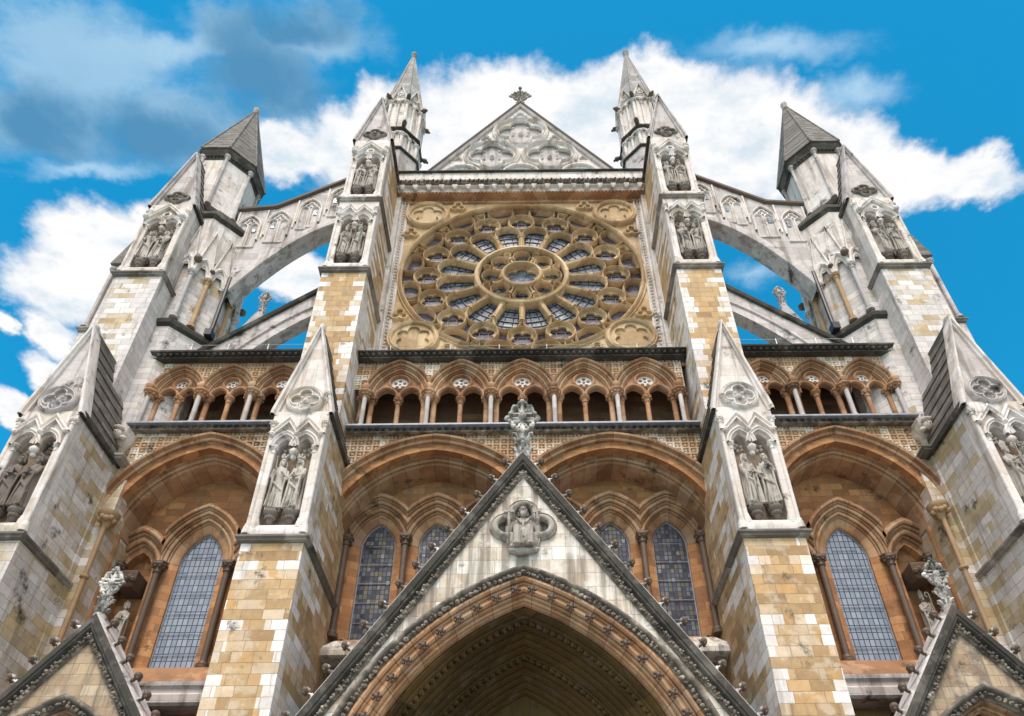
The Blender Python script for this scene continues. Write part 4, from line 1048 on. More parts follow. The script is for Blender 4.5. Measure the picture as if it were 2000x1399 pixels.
# ------------------------------------------------------------------ spirelets over the inner buttresses
def spirelet():
    cx, cy, q = -5.85, 17.8, 1/cos(pi/8)
    mb = MB(); mb.ngon(cx, cy, [(1.1*q, 30), (1.1*q, 35.75)])
    par = mb.build('pinnacle', 'grey', church, 'octagonal stone spirelet with arcaded drum')
    for z, r in ((35.75, 1.1), (37.68, 1.03)):
        mb = MB(); mb.ngon(cx, cy, [(r*q, z), ((r+.1)*q, z+.06), ((r+.1)*q, z+.14), (r*q, z+.26)]); mb.build('string_course', 'dark', par)
    mb = MB(); mb.ngon(cx, cy, [(.92*q, 35.9), (.92*q, 37.75)]); mb.ngon(cx, cy, [(.88*q, 37.9), (.88*q, 41.6)]); mb.build('drum', 'white', par)
    mb = MB()
    for st, (z0, z1, r) in enumerate(((35.95, 37.7, 1.0), (37.95, 40.9, .95))):
        for i in range(8):
            a = pi/8+2*pi*i/8; x, y = cx+r*q*cos(a), cy+r*q*sin(a)
            mb.column(x, y, z0, z1-.35, .075, .22, .14, 8)
            a2 = 2*pi*i/8; t = Vector((-sin(a2), cos(a2), 0)); nrm = Vector((cos(a2), sin(a2), 0)); c0 = Vector((cx, cy, 0))+nrm*(r+.0)
            mb.column(*(c0)[:2], z0, z1-.35, .055, .2, .14, 8)
            half = r*math.tan(pi/8)
            for sgn in (-.5, .5):
                b = c0+t*half*sgn
                pts = [b+t*half*.5*cos(pi*k/6)+Vector((0, 0, z1-.35+half*.62*sin(pi*k/6))) for k in range(7)]
                mb.tube(pts, .06, 6)
            if st == 1:   # gablets
                ap = c0+nrm*.05+Vector((0, 0, 42.15)); l = c0+nrm*.08+t*half*.98+Vector((0, 0, 40.75)); rr_ = c0+nrm*.08-t*half*.98+Vector((0, 0, 40.75))
                mb.tube([l, ap, rr_], .075, 6)
                p0 = [l-nrm*.06, ap-nrm*.06, rr_-nrm*.06]; mb.add(p0, [(0, 1, 2)], False)
                mb.tube([c0+nrm*.02+t*.15*cos(k*pi/4)+Vector((0, 0, 41.35+.15*sin(k*pi/4))) for k in range(9)], .04, 5)
    mb.build('arcading', 'white', par)
    mb = MB(); mb.ngon(cx, cy, [(.98*q, 41.0), (.86*q, 42.0), (.07, 48.0)]); 
    for i in range(8):
        a = pi/8+2*pi*i/8; mb.tube([(cx+.98*q*cos(a), cy+.98*q*sin(a), 41.0), (cx+.86*q*cos(a), cy+.86*q*sin(a), 42.0), (cx+.07*cos(a), cy+.07*sin(a), 48.0)], [.06, .06, .03], 5)
    mb.ngon(cx, cy, [(.08, 47.9), (.15, 48.0), (.15, 48.08), (.09, 48.14), (.17, 48.25), (.17, 48.38), (.08, 48.48)], 8, 0, True)
    mb.build('spire', 'spire', par)
    for i in range(8):
        a = pi/8+2*pi*i/8
        for z, rr_ in ((40.75, 1.18), (37.9, 1.28)):
            if z < 40 and i % 2: continue
            x, y = cx+rr_*q*cos(a)*.97, cy+rr_*q*sin(a)*.97; mb = MB()
            mb.blob((x, y, z), .12, (1, 1, 1.1), 8, 5); mb.blob((x+.12*cos(a), y+.12*sin(a), z-.06), .07); mb.tube([(cx+.9*cos(a), cy+.9*sin(a), z), (x, y, z)], .1, 6)
            mb.build('gargoyle', 'shaft', par)
    return par
mirror(spirelet())

# ------------------------------------------------------------------ corner turrets
def turret():
    cx, cy, q = -12.45, 16.64, 1/cos(pi/8)
    bx, by = -12.1, 16.9
    mb = MB(); mb.ngon(bx, by, [(1.45*q, 17.0), (1.45*q, 21.95)])
    par = mb.build('turret', 'pier_outup', church, 'octagonal corner turret with slated spire')
    mb = MB(); mb.ngon(bx, by, [(1.45*q, 21.9), (1.56*q, 22.0), (1.58*q, 22.14), (1.46*q, 22.34)]); mb.build('string_course', 'dark', par)
    mb = MB(); mb.ngon(bx, by, [(1.34*q, 22.3), (1.34*q, 28.6)]); mb.build('lower_stage', 'pier_outup', par)
    mb = MB(); mb.ngon(bx, by, [(1.42*q, 28.25), (1.54*q, 28.4), (1.54*q, 28.52), (1.1*q, 29.35)]); mb.build('weathering', 'dark', par)
    mb = MB(); mb.ngon(bx, by, [(1.42*q, 26.0), (1.42*q, 28.3)]); mb.build('corbelled_stage', 'white', par)
    mg = MB()
    for i in range(8):
        a2 = 2*pi*i/8; t = Vector((-sin(a2), cos(a2), 0)); nrm = Vector((cos(a2), sin(a2), 0)); r = 1.40; c0 = Vector((bx, by, 0))+nrm*r
        half = r*math.tan(pi/8)
        for k in (-1, 0): 
            b = c0+t*half*(k); mb = MB()
            mb.column(b.x+nrm.x*.06, b.y+nrm.y*.06, 22.34, 24.95, .075, .3, .2, 10); mb.build('blind_shaft', 'pale' if k else 'shaft_tan', par)
        for sgn in (-.5, .5):
            b = c0+nrm*.08+t*half*sgn; w = half*.5
            pts = []
            for k in range(9):
                u = -1+2*k/8; zz2 = 24.95+.85*sqrt(max(0, 1-abs(u)**1.6)); pts.append(b+t*w*u+Vector((0, 0, zz2)))
            mg.tube(pts, .075, 6)
            pts = [p*1.0-nrm*.05 for p in pts]; mg.tube([b+t*w*.7*(-1+2*k/6)-nrm*.03+Vector((0, 0, 24.95+.55*sqrt(max(0, 1-abs(-1+2*k/6)**1.6)))) for k in range(7)], .05, 5)
            l, ap, rr_ = b-t*w*1.0+Vector((0, 0, 25.35)), b+Vector((0, 0, 27.55)), b+t*w*1.0+Vector((0, 0, 25.35))
            mg.tube([l, ap, rr_], .06, 6)
            e = nrm*.02; mg.add([l-e, ap-e, rr_-e], [(0, 1, 2)], False)
        b = c0+nrm*.2-t*half; mh = MB(); mh.blob(tuple(b+Vector((0, 0, 25.5))), .15, (1, 1, 1.1), 7, 5); mh.build('carved_head', 'shaft', par); b = c0+nrm*.16; mh = MB(); mh.blob(tuple(b+Vector((0, 0, 25.35))), .10, n=7, m=5); mh.build('carved_head', 'shaft', par)
    mg.build('gablets', 'white', par)
    mb = MB(); mb.ngon(cx, cy, [(1.16*q, 29.3), (1.16*q, 32.75)]); mb.build('upper_stage', 'white', par)
    for i in range(8):
        a = pi/8+2*pi*i/8; mb = MB(); mb.column(cx+1.2*q*cos(a), cy+1.2*q*sin(a), 29.2, 32.75, .06, .28, .1, 8); mb.build('angle_shaft', 'grey', par)
    mb = MB(); mb.ngon(cx, cy, [(1.18*q, 32.55), (1.22*q, 32.7), (1.30*q, 32.9), (1.34*q, 33.0), (1.34*q, 33.1)])
    for i in range(8):
        a = pi/8+2*pi*i/8; b = pi/8+2*pi*(i+1)/8
        for k in range(7):
            t = (k+.5)/7; r = 1.24*q; mb.blob((cx+r*(cos(a)*(1-t)+cos(b)*t), cy+r*(sin(a)*(1-t)+sin(b)*t), 32.72), .065)
    mb.build('eaves', 'dark', par)
    mb = MB(); n = 16
    prof = []
    for k in range(n):
        t0, t1 = k/n, (k+1)/n; R = 1.36*q
        prof += [(R*(1-t0)+.052, 33.1+6.1*t0), (R*(1-t1)+.046, 33.1+6.1*t1-.0)]
    mb.ngon(cx, cy, prof)
    for i in range(8):
        a = pi/8+2*pi*i/8; mb.tube([(cx+1.4*q*cos(a), cy+1.4*q*sin(a), 33.1), (cx+.07*cos(a), cy+.07*sin(a), 39.15)], [.05, .03], 5)
    mb.build('spire', 'slate', par)
    mb = MB(); mb.ngon(cx, cy, [(.09, 39.0), (.14, 39.15), (.1, 39.22), (.15, 39.35), (.15, 39.45), (.05, 39.55)], 8, 0, True); mb.build('ball', 'grey', par)
    # black rainwater pipe in the angle
    mb = MB(); mb.tube([(-10.55, 16.2, 22.4), (-10.55, 16.2, 25.6)], .07, 8); mb.box(-10.66, -10.42, 16.0, 16.3, 22.2, 22.5); mb.build('drainpipe', 'iron', par)
    return par
mirror(turret())
# side buttress of the tower seen edge-on beyond the turret
mb = MB(); mb.box(-14.85, -13.4, 16.0, 17.6, 0, 22.4); sb = mb.build('buttress', 'pier_outup', church, 'side buttress behind the corner turret')
mb = MB(); mb.box(-14.78, -13.4, 16.05, 17.6, 22.4, 26.2); mb.build('upper_stage', 'grey', sb)
ledge(-14.85, -13.4, 15.98, 17.6, 22.35, 22.6, .1, sb)
for x in (-14.75, -14.3):
    mb = MB(); mb.column(x, 16.0, 22.6, 25.9, .07, .25, .2, 8); mb.build('angle_shaft', 'grey', sb)
mb = MB(); mb.prism([(-14.95, 26.15), (-13.3, 26.15), (-13.3, 29.6), (-13.9, 29.6)], 15.92, 17.7); mb.build('roof', 'slate', sb)
mirror(sb)

# ------------------------------------------------------------------ flying buttresses
def curve_pts(p, n=14):
    """quadratic through three points"""
    (x0, z0), (x1, z1), (x2, z2) = p; L = []
    for i in range(n+1):
        x = x0+(x2-x0)*i/n
        z = z0*(x-x1)*(x-x2)/((x0-x1)*(x0-x2))+z1*(x-x0)*(x-x2)/((x1-x0)*(x1-x2))+z2*(x-x0)*(x-x1)/((x2-x0)*(x2-x1)); L.append((x, z))
    return L
def flyer_up():
    y0, y1 = 16.25, 16.85
    top = [(-11.2, 30.0), (-9.7, 30.2), (-6.6, 32.62)]
    bot = curve_pts([(-10.55, 24.75), (-8.8, 27.66), (-6.6, 29.35)], 16)
    mb = MB(); mb.prism(top[::-1]+bot, y0, y1)
    par = mb.build('flying_buttress', 'grey', church, 'upper flying buttress with panelled spandrel')
    mb = MB(); mb.sweep(bot, [(.34, y0+.02), (.34, y0-.03), (.30, y0-.06), (.0, y0-.06), (-.03, y0-.02), (-.03, y1+.03), (.2, y1+.03)]); mb.build('arch_ring', 'grey', par)
    mb = MB(); mb.sweep(top, [(.16, y1+.1), (.16, y0-.1), (.10, y0-.14), (.02, y0-.12), (-.02, y0-.02)]); mb.build('coping', 'shaft', par)
    def ztop(x): return 30.2+(x+9.7)*2.42/3.1 if x > -9.7 else 30.2+(x+9.7)*.133
    def zbot(x): 
        for a, b in zip(bot, bot[1:]):
            if a[0] <= x <= b[0]: return a[1]+(b[1]-a[1])*(x-a[0])/(b[0]-a[0])
        return 25
    mb = MB(); mw = MB()
    for k, x in enumerate((-10.55, -9.45, -8.35, -7.25)):
        w = .42; zt = ztop(x)-.45; 
        zsp = zt-.75
        for sx in (-1, 1):
            cx = x+sx*.21; zb = max(zbot(cx)+.5, zsp-1.3)
            L = lancet(cx, zb, zsp, .155, .2, 6)
            mb.sweep(L, [(.045, y0), (.045, y0-.05), (.0, y0-.07), (-.03, y0-.04), (-.035, y0)], True)
        if True:
            cx = x+(.21 if k % 2 == 0 else .21)*(1 if k % 2 == 0 else -1); mw.box(cx-.07, cx+.07, y0-.03, y0+.02, zsp-.35, zsp-.02)
        mb.sweep(lancet(x, zsp-.9, zsp, w, .72, 8), [(.06, y0), (.05, y0-.08), (.0, y0-.09), (-.03, y0-.03)])
        for i in range(3):
            a = pi/2+2*pi*i/3; mb.sweep(circ(x+.13*cos(a), zsp+.33+.11*sin(a), .10, 12), [(.03, y0), (.02, y0-.05), (-.02, y0-.05), (-.03, y0)], True)
        mb.box(x-.56, x-.50, y0-.05, y0+.1, ztop(x-.53)-2.0, ztop(x-.53)-.1)
    mb.build('blind_tracery', 'white', par); mw.build('slit_window', 'glass_side', par)
    return par
def flyer_lo():
    y0, y1 = 16.3, 16.68
    top = [(-11.2, 21.1), (-9.99, 22.24), (-6.6, 25.42)]
    bot = curve_pts([(-10.2, 19.9), (-9.14, 21.46), (-6.6, 23.88)], 14)
    mb = MB(); mb.prism(top[::-1]+[(-11.2, 19.9)]+bot, y0, y1)
    par = mb.build('flying_buttress', 'grey', church, 'lower plain flying buttress')
    mb = MB(); mb.sweep(top, [(.14, y1+.08), (.14, y0-.1), (.08, y0-.14), (-.02, y0-.1), (-.04, y0)]); mb.build('coping', 'dark', par)
    mb = MB(); mb.sweep(bot, [(.5, y0+.02), (.5, y0-.06), (.42, y0-.08), (.38, y0-.02), (.08, y0-.04), (.0, y0-.08), (-.03, y0-.02), (-.03, y1)]); mb.build('arch_ring', 'grey', par)
    return par
mirror(flyer_up()); mirror(flyer_lo())
# farther pinnacle with cross seen between the flyers
mb = MB(); mb.ngon(-12.3, 22, [(.75, 20), (.75, 29.0), (.85, 29.1), (.85, 29.25)], 4, pi/4); mb.ngon(-12.3, 22, [(.8, 29.25), (.12, 31.6)], 4, pi/4)
fp = mb.build('pinnacle', 'grey', church, 'distant cross topped pinnacle behind the lower flying buttress'); finial(-12.3, 22, 31.55, 1.4, fp, 'grey')
mirror(fp)

# ------------------------------------------------------------------ gabled portals
def crocket_mesh():
    mb = MB(); pts = []; rad = []
    for k in range(9):
        t = k/8; a = -1.2+t*4.6; r = .14-.08*t
        pts.append((.02+.13*(t if t < .5 else .5)+r*.55*cos(a), 0, .10+.12*t*(1 if t < .6 else .8)+r*.6*sin(a))); rad.append(.055-.02*t)
    mb.tube([(0, 0, -.06), (.03, 0, .04)]+pts, [.07, .06]+rad, 6); mb.nstem = len(mb.f)
    mb.blob((.15, 0, .2), .115, (1, 1.15, .95), 8, 6); mb.blob((.2, -.06, .13), .055); mb.blob((.2, .06, .13), .055)
    return mb
def portal(cx, yf, za, k, zbot, c, z0, Rh, Rb, Ri, depth, rows, facemat, crk, label, med=False):
    hw = (za-zbot)/k
    L = []
    def arcpts(R, n=18):
        a1 = acos(-c/R); P = [(cx+c+R*cos(pi+(a1-pi)*i/n), z0+R*sin(pi+(a1-pi)*i/n)) for i in range(n+1)]
        return P+[(2*cx-x, z) for x, z in P[-2::-1]]
    A = arcpts(Rh-.2)
    lx = max(cx-hw+.05, A[0][0]-.35) if False else A[0][0]-.3
    zL = za-(cx-lx)*k if (cx-lx) < hw else zbot
    sl = .36*sqrt(1+k*k)
    outer = [(lx, zbot)]+([(lx, za-sl*.4-(cx-lx)*k)] if za-sl*.4-(cx-lx)*k > zbot+.1 else [])+[(cx, za-sl*.4)]+([(2*cx-lx, za-sl*.4-(cx-lx)*k)] if za-sl*.4-(cx-lx)*k > zbot+.1 else [])+[(2*cx-lx, zbot)]
    outer += [(A[-1][0], zbot)]+A[::-1]+[(A[0][0], zbot)]
    mb = MB(); y = yf+.12
    holes = []
    if med: holes = [foil(cx, 12.07, .66, 4, pi/2, .55, 9)]
    mb.plate(outer, holes, y, y+.4, .05)
    par = mb.build('portal', facemat, church, label)
    # roof behind the gable
    mb = MB(); mb.prism([(cx-hw, zbot-.3), (cx, za-.5), (cx+hw, zbot-.3), (cx+hw-.6, zbot-.3), (cx, za-1.5), (cx-hw+.6, zbot-.3)], y+.4, 16.3); mb.build('roof', 'dark', par)
    # rake: sooty outer band, leaf strip below it
    def rk(d): return [(cx-hw-.0, zbot), (cx, za), (cx+hw, zbot)]
    w = .20 if med else .17
    mb = MB(); mb.sweep(rk(0), [(.02, y+.55), (.02, yf-.02), (-.02, yf-.06), (-w*.7, yf-.06), (-w*.8, yf-.03), (-w, yf-.03), (-w-.04, yf+.02), (-w-.05, y+.03)]); mb.build('coping', 'dark', par)
    mb = MB(); mb.sweep(rk(0), [(.07, y+.55), (.075, yf+.1), (.05, yf+.02), (.015, yf+.0)]); mb.build('coping_top', 'grey', par)
    mb = MB(); ln = hypot(hw, za-zbot); n = int(ln/.135)
    ux, uz = hw/ln, (za-zbot)/ln
    mb.sweep(rk(0), [(-w-.04, y+.02), (-w-.04, yf+.06), (-w-.17, yf+.07), (-w-.18, y+.02)])
    for sx in (-1, 1):
        for i in range(1, n):
            t = i*.135; d = w+.11
            x = cx+sx*(t*ux-d*uz*.0)-sx*d*uz; z = za-t*uz-d*ux
            if sx*(x-cx) < -.02: continue
            u_, v_ = random.uniform(-.03, .03), random.uniform(-.03, .03); mb.blob((x+u_, yf+.06, z+v_), random.uniform(.04, .065), (1, .9, random.uniform(.7, 1.3)), 6, 4); mb.blob((x+sx*.05+v_, yf+.01, z-.045+u_), random.uniform(.025, .045), n=5, m=3); mb.blob((x-sx*.04, yf+.03, z+.05), .03, n=5, m=3)
    mb.build('leaf_strip', 'sootmix', par)
    # crockets
    base = None; m = int(ln/crk)
    for sx in (-1, 1):
        for i in range(m):
            t = (i+.75)*crk
            loc = (cx+sx*(t*ux+.06*uz), yf+.06, za-t*uz+.06*ux)
            rot = (0, 0, 0)
            ang = atan2(hw, za-zbot)
            if base is None:
                mbc = crocket_mesh(); mbc.v = [(x*.72, y*.8, z*.78) for x, y, z in mbc.v]; me = mbc.build('crocket', 'sootwhite', par); base = me; me.data.materials.append(M['shaft'])
                for q_ in me.data.polygons: q_.material_index = 1 if (q_.center+WL[me.name]).x > .05 else 0
                d = WL[me.name].copy()
                for v in me.data.vertices: v.co += d
                WL[me.name] = Vector(loc); me.location = Vector(loc)-WL[par.name]
                o = me
            else: o = inst(base, loc, parent=par)
            o.rotation_euler = (0, ang*.6, 0 if sx > 0 else pi)
    # hood, archivolts
    mb = MB(); mb.arch(cx, z0, c, [(Rh, y+.05), (Rh, yf+.0), (Rh-.03, yf-.05), (Rh-.08, yf-.05), (Rh-.11, yf+.0), (Rh-.12, yf+.06), (Rh-.24, yf+.08), (Rh-.25, y+.05)], legs=0, n=24)
    a1 = acos(-c/(Rh-.19)); N = int((pi-a1)*(Rh-.19)/.115)
    for i in range(N+1):
        a = pi+(a1-pi)*i/N
        for sx in (1, -1):
            x = cx+sx*(c+(Rh-.19)*cos(a)); z = z0+(Rh-.19)*sin(a)
            if z > zbot-1.5: mb.blob((x+random.uniform(-.02, .02), yf+.02, z+random.uniform(-.02, .02)), random.uniform(.04, .065), (random.uniform(.7, 1.3), .8, 1), 6, 4); mb.blob((x+random.uniform(-.05, .05), yf-.02, z+random.uniform(-.04, .04)), .03, n=5, m=3)
    mb.build('hood', 'sootmix', par)
    mb = MB(); mb.arch(cx, z0, c, [(Rh-.18, y+.02)]+orders(Rh-.20, y-.04, Rb+.12, y+.12, 2)+orders(Rb+.12, y+.14, Rb, y+.30, 1)+[(Rb, y+.34)], n=24); mb.build('archivolt', 'brown', par)
    if med:
        rr = (Rh+Rb)/2-.17; a1 = acos(-c/rr); N = 15
        for i in range(N):
            a = pi+(a1-pi)*(i+.6)/N
            for sx in (1, -1):
                x = cx+sx*(c+rr*cos(a)); z = z0+rr*sin(a); mb = MB()
                mb.blob((x, y-.14, z), .055, (1, .7, 1), 6, 4)
                for q in range(5): mb.blob((x+.075*cos(q*1.257), y-.10, z+.075*sin(q*1.257)), .045, n=5, m=3)
                mb.build('rosette', 'shaft', par)
    # deep orders of the porch
    mb = MB(); yy = y+.34; nst = rows
    pr = []
    for i in range(nst):
        r0 = Rb+(Ri-Rb)*i/nst; r1 = Rb+(Ri-Rb)*(i+1)/nst; pr += orders(r0, yy+depth*i/nst, r1, yy+depth*(i+1)/nst, 2)
    pr += [(Ri, yy+depth+.05)]
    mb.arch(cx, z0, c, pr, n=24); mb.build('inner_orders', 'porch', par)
    for f in ((.16, .56) if med else (.4,)):
        rr = Rb+(Ri-Rb)*f-.02; yv = yy+depth*f-.02; a1 = acos(-c/rr); N = int((pi-a1)*rr/.17); mb = MB()
        for i in range(N+1):
            a = pi+(a1-pi)*i/N
            for sx in (1, -1):
                x = cx+sx*(c+rr*cos(a)); z = z0+rr*sin(a)
                if z > zbot-1: mb.blob((x, yv-.03, z), .075, (1, .8, 1), 6, 4); mb.blob((x+.05, yv-.06, z-.06), .04, n=5, m=3)
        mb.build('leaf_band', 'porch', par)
    # tympanum wall deep in the porch
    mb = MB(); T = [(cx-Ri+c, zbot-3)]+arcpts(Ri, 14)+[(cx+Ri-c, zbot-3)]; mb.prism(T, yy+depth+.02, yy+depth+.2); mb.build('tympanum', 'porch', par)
    finial(cx, yf+.15, za+.06, 1.85 if med else 1.2, par, 'sootwhite')
    # leaf collar at the apex
    return par
M['porch'] = stone('shaded_porch_stone', [(0, (.07, .042, .015)), (.4, (.11, .068, .024)), (.8, (.19, .12, .045))], bw=.7, rh=2.0, streak=.35, bump=.3, soot=.05)  # stone colour darkened so it carries the deep shade of the porch
M['sootwhite'] = stone('blackened_white_carving', [(0, (.10, .095, .09)), (.35, (.3, .29, .27)), (.6, (.62, .6, .57)), (.9, (.72, .7, .67))], bw=.2, rh=.2, nsc=5.0, nv=1.5, rv=.2, off=.35, soot=.1, mortar=0)
pm = portal(0, 13.5, 14.3, 1.555, 3.0, 2.2, 4.9, 6.46, 5.70, 4.75, 2.3, 6, 'gable', .60, 'great central gabled portal with seated saint medallion', True)
ps = portal(-8.98, 13.4, 9.72, 1.45, 3.0, 1.2, 4.9, 3.26, 2.85, 2.4, 1.6, 2, 'gable_side', .50, 'smaller side portal gable with cross finial')
mirror(ps)
# medallion frame and back
mb = MB(); f4 = foil(0, 12.07, .70, 4, pi/2, .55, 10)
mb.sweep(f4, [(.12, 13.64), (.11, 13.52), (.06, 13.47), (.0, 13.5), (-.03, 13.56), (-.06, 13.53), (-.08, 13.6), (-.09, 13.7)], True)
mb.build('medallion_frame', 'statue', pm)
mb = MB(); mb.prism(circ(0, 12.07, .8, 24), 13.78, 13.95); mb.build('medallion_back', 'gable', pm)

# ------------------------------------------------------------------ statues
def remesh(mb, name, mat, vox):
    """merge the modelled lumps into one continuous carved surface"""
    me = bpy.data.meshes.new(name); me.from_pydata(mb.v, [], mb.f)
    bm = bmesh.new(); bm.from_mesh(me); bmesh.ops.recalc_face_normals(bm, faces=bm.faces); bm.to_mesh(me); bm.free()
    o = bpy.data.objects.new(name, me); COL.objects.link(o)
    md = o.modifiers.new('r', 'REMESH'); md.mode = 'VOXEL'; md.voxel_size = vox
    dg = bpy.context.evaluated_depsgraph_get(); dg.update()
    m2 = bpy.data.meshes.new_from_object(o.evaluated_get(dg)); m2.name = name
    bpy.data.objects.remove(o); bpy.data.meshes.remove(me)
    for p in m2.polygons: p.use_smooth = True
    m2.materials.clear(); m2.materials.append(M[mat])
    return m2
def person(kind, sway=1.0):
    """standing robed figure 1.8 m tall, feet at z=0, facing -Y; returns (body, held/worn pieces)"""
    b = MB(); n = 28; rng = random.Random(kind)
    secs = [(0, .235, .19), (.04, .25, .20), (.25, .225, .18), (.55, .20, .16), (.85, .195, .15), (1.02, .18, .135), (1.18, .205, .145), (1.32, .225, .14), (1.41, .215, .12), (1.46, .14, .095), (1.50, .07, .07), (1.56, .062, .065)]
    vs = []
    for z, rx, ry in secs:
        amp = .21*max(0, 1-z/1.35)+.014
        for i in range(n):
            t = 2*pi*i/n
            f = 1+amp*(.55-1.3*abs(sin(4.5*t+sway*2+z*1.3)))+amp*.5*sin(13*t+z*4)
            vs.append((.035*sway*sin(z*2.1)+rx*f*cos(t), -.02+ry*f*sin(t)-.02*sin(z*2.5), z))
    fs = [tuple(reversed(range(n)))]+[tuple(range(len(vs)-n, len(vs)))]
    for k in range(len(secs)-1):
        for i in range(n):
            j = (i+1) % n; fs.append((k*n+i, k*n+j, k*n+n+j, k*n+n+i))
    b.add(vs, fs)
    hx = .03*sway; hz = 1.68
    b.blob((hx, -.03, hz), .105, (.86, .98, 1.18), 12, 9)                       # head
    b.blob((hx, -.135, hz-.005), .026, (.8, 1, 1.4)); b.blob((hx, -.11, hz-.07), .05, (1, .8, .6))    # nose, mouth
    for sx in (-1, 1):
        b.blob((hx+sx*.038, -.118, hz+.028), .016); b.blob((hx+sx*.095, -.02, hz), .03, (.5, .8, 1.2)); b.blob((hx+sx*.04, -.112, hz+.052), .026, (1.3, .6, .5))
    b.tube([(hx, -.02, 1.46), (hx, -.03, 1.62)], .058, 8)
    # arms: shoulder, elbow, wrist, with hanging sleeves
    def arm(sx, el, wr):
        sh = Vector((sx*.20, -.01, 1.38)); el = Vector(el); wr = Vector(wr)
        b.tube([sh, (sh+el)/2, el, (el+wr)/2, wr], [.072, .066, .062, .05, .038], 8)
        b.tube([el+Vector((0, 0, -.02)), (el+wr)/2+Vector((0, .01, -.09)), wr+Vector((0, .02, -.12))], [.06, .055, .04], 7)
        d = (wr-el).normalized(); h = wr+d*.05
        b.blob(tuple(h), .045, (1, .7, 1), 8, 5)
        for q in range(4):
            s_ = Vector((0, 0, 1)).cross(d); s_ = s_.normalized() if s_.length > .1 else Vector((1, 0, 0))
            p = h+s_*(-.03+.02*q); b.tube([p, p+d*.05+Vector((0, -.02, 0)), p+d*(.075-.006*abs(q-1))+Vector((0, -.01, -.025))], [.013, .012, .009], 5)
        b.tube([h, h+Vector((-sx*.03, -.03, .035))], [.014, .01], 5)
        return h
    P = {'king': ((.27, -.10, 1.08), (.13, -.20, 1.14), (-.27, -.08, 1.10), (-.18, -.20, 1.22)),
         'queen': ((.25, -.12, 1.10), (.05, -.21, 1.08), (-.25, -.12, 1.10), (-.06, -.21, 1.12)),
         'bishop': ((.28, -.10, 1.12), (.20, -.20, 1.28), (-.26, -.12, 1.12), (-.08, -.22, 1.20)),
         'monk': ((.25, -.12, 1.12), (.06, -.2, 1.22), (-.25, -.12, 1.12), (-.05, -.2, 1.14)),
         'apostle': ((.26, -.12, 1.12), (.08, -.21, 1.30), (-.26, -.10, 1.10), (-.20, -.2, 1.02)),
         'warrior': ((.27, -.12, 1.10), (.04, -.22, 1.00), (-.27, -.12, 1.10), (-.04, -.22, 1.02))}[kind]
    hr = arm(1, P[0], P[1]); hl = arm(-1, P[2], P[3])
    # mantle edges and big drapery folds
    for sx in (-1, 1):
        b.tube([(sx*.15, -.10, 1.43), (sx*.20, -.15, 1.05), (sx*.19, -.19, .6), (sx*.23, -.19, .04)], [.035, .04, .04, .05], 7)
        b.tube([(sx*.21, .03, 1.38), (sx*.22, .04, .9), (sx*.23, .03, .05)], [.05, .05, .05], 7)
    for q in range(4):
        x = -.11+.075*q; b.tube([(x*.7+.02, -.15, .98), (x+.02, -.185, .5), (x*1.2, -.205, .03)], [.014, .024, .03], 6)
    b.tube([(-.2, -.12, .95), (-.05, -.2, .78), (.14, -.19, .62), (.22, -.12, .45)], [.03, .045, .04, .03], 7)
    if kind in ('king', 'apostle', 'bishop', 'monk', 'warrior'): b.blob((hx, -.105, hz-.115), .06, (.9, .8, 1.2), 8, 5)   # beard
    if kind in ('king', 'queen', 'apostle', 'warrior'):   # hair
        b.blob((hx, .0, hz+.02), .118, (1, 1, 1.1), 10, 7)
        for sx in (-1, 1): b.tube([(hx+sx*.09, -.03, hz+.04), (hx+sx*.115, -.01, hz-.1), (hx+sx*.10, .0, hz-.2)], [.035, .04, .03], 6)
    if kind == 'monk':
        b.tube([(hx-.11, -.05, hz-.1), (hx-.11, -.07, hz+.08), (hx, -.09, hz+.16), (hx+.11, -.07, hz+.08), (hx+.11, -.05, hz-.1)], .035, 7); b.blob((hx, .02, hz+.02), .13, (1, 1, 1.15), 9, 6)
    extra = []
    if kind in ('king', 'queen'):
        e = MB(); e.ngon(hx, -.02, [(.105, hz+.08), (.115, hz+.085), (.125, hz+.15), (.11, hz+.15)], 14, 0, True)
        for i in range(7):
            a = 2*pi*i/7; e.ngon(hx+.115*cos(a), -.02+.115*sin(a), [(.03, hz+.14), (.035, hz+.17), (.0, hz+.25)], 5)
        extra.append(('crown', e))
    if kind == 'bishop':
        e = MB(); e.add([(hx-.10, -.02, hz+.06), (hx+.10, -.02, hz+.06), (hx+.115, -.02, hz+.2), (hx, -.04, hz+.36), (hx-.115, -.02, hz+.2), (hx, -.13, hz+.06), (hx, -.14, hz+.2), (hx, .09, hz+.06), (hx, .1, hz+.2), (hx, .0, hz+.36)],
              [(0, 5, 6, 4), (5, 1, 2, 6), (6, 2, 3), (4, 6, 3), (0, 4, 8, 7), (7, 8, 2, 1), (8, 9, 2), (4, 9, 8), (0, 7, 1, 5)], False); extra.append(('mitre', e))
        e = MB(); p = hr; pts = [(p.x+.02, p.y-.02, .05), (p.x+.02, p.y-.02, 1.6)]+[(p.x+.02-.09+.09*cos(t*.7), p.y-.02, 1.68+.10*sin(t*.7)) for t in range(8)]
        e.tube(pts, .018, 6); extra.append(('crozier', e))
    if kind == 'king':
        e = MB(); e.tube([(hl.x+.02, hl.y-.02, .85), (hl.x-.01, hl.y-.01, 1.62)], .017, 6); e.blob((hl.x-.01, hl.y-.01, 1.66), .045); extra.append(('sceptre', e))
    if kind == 'warrior':
        e = MB(); e.tube([(0, -.25, .06), (0, -.25, 1.0)], [.018, .028], 6); e.box(-.13, .13, -.275, -.225, 1.0, 1.04); e.tube([(0, -.25, 1.04), (0, -.25, 1.18)], .02, 6); e.blob((0, -.25, 1.2), .035); extra.append(('sword', e))
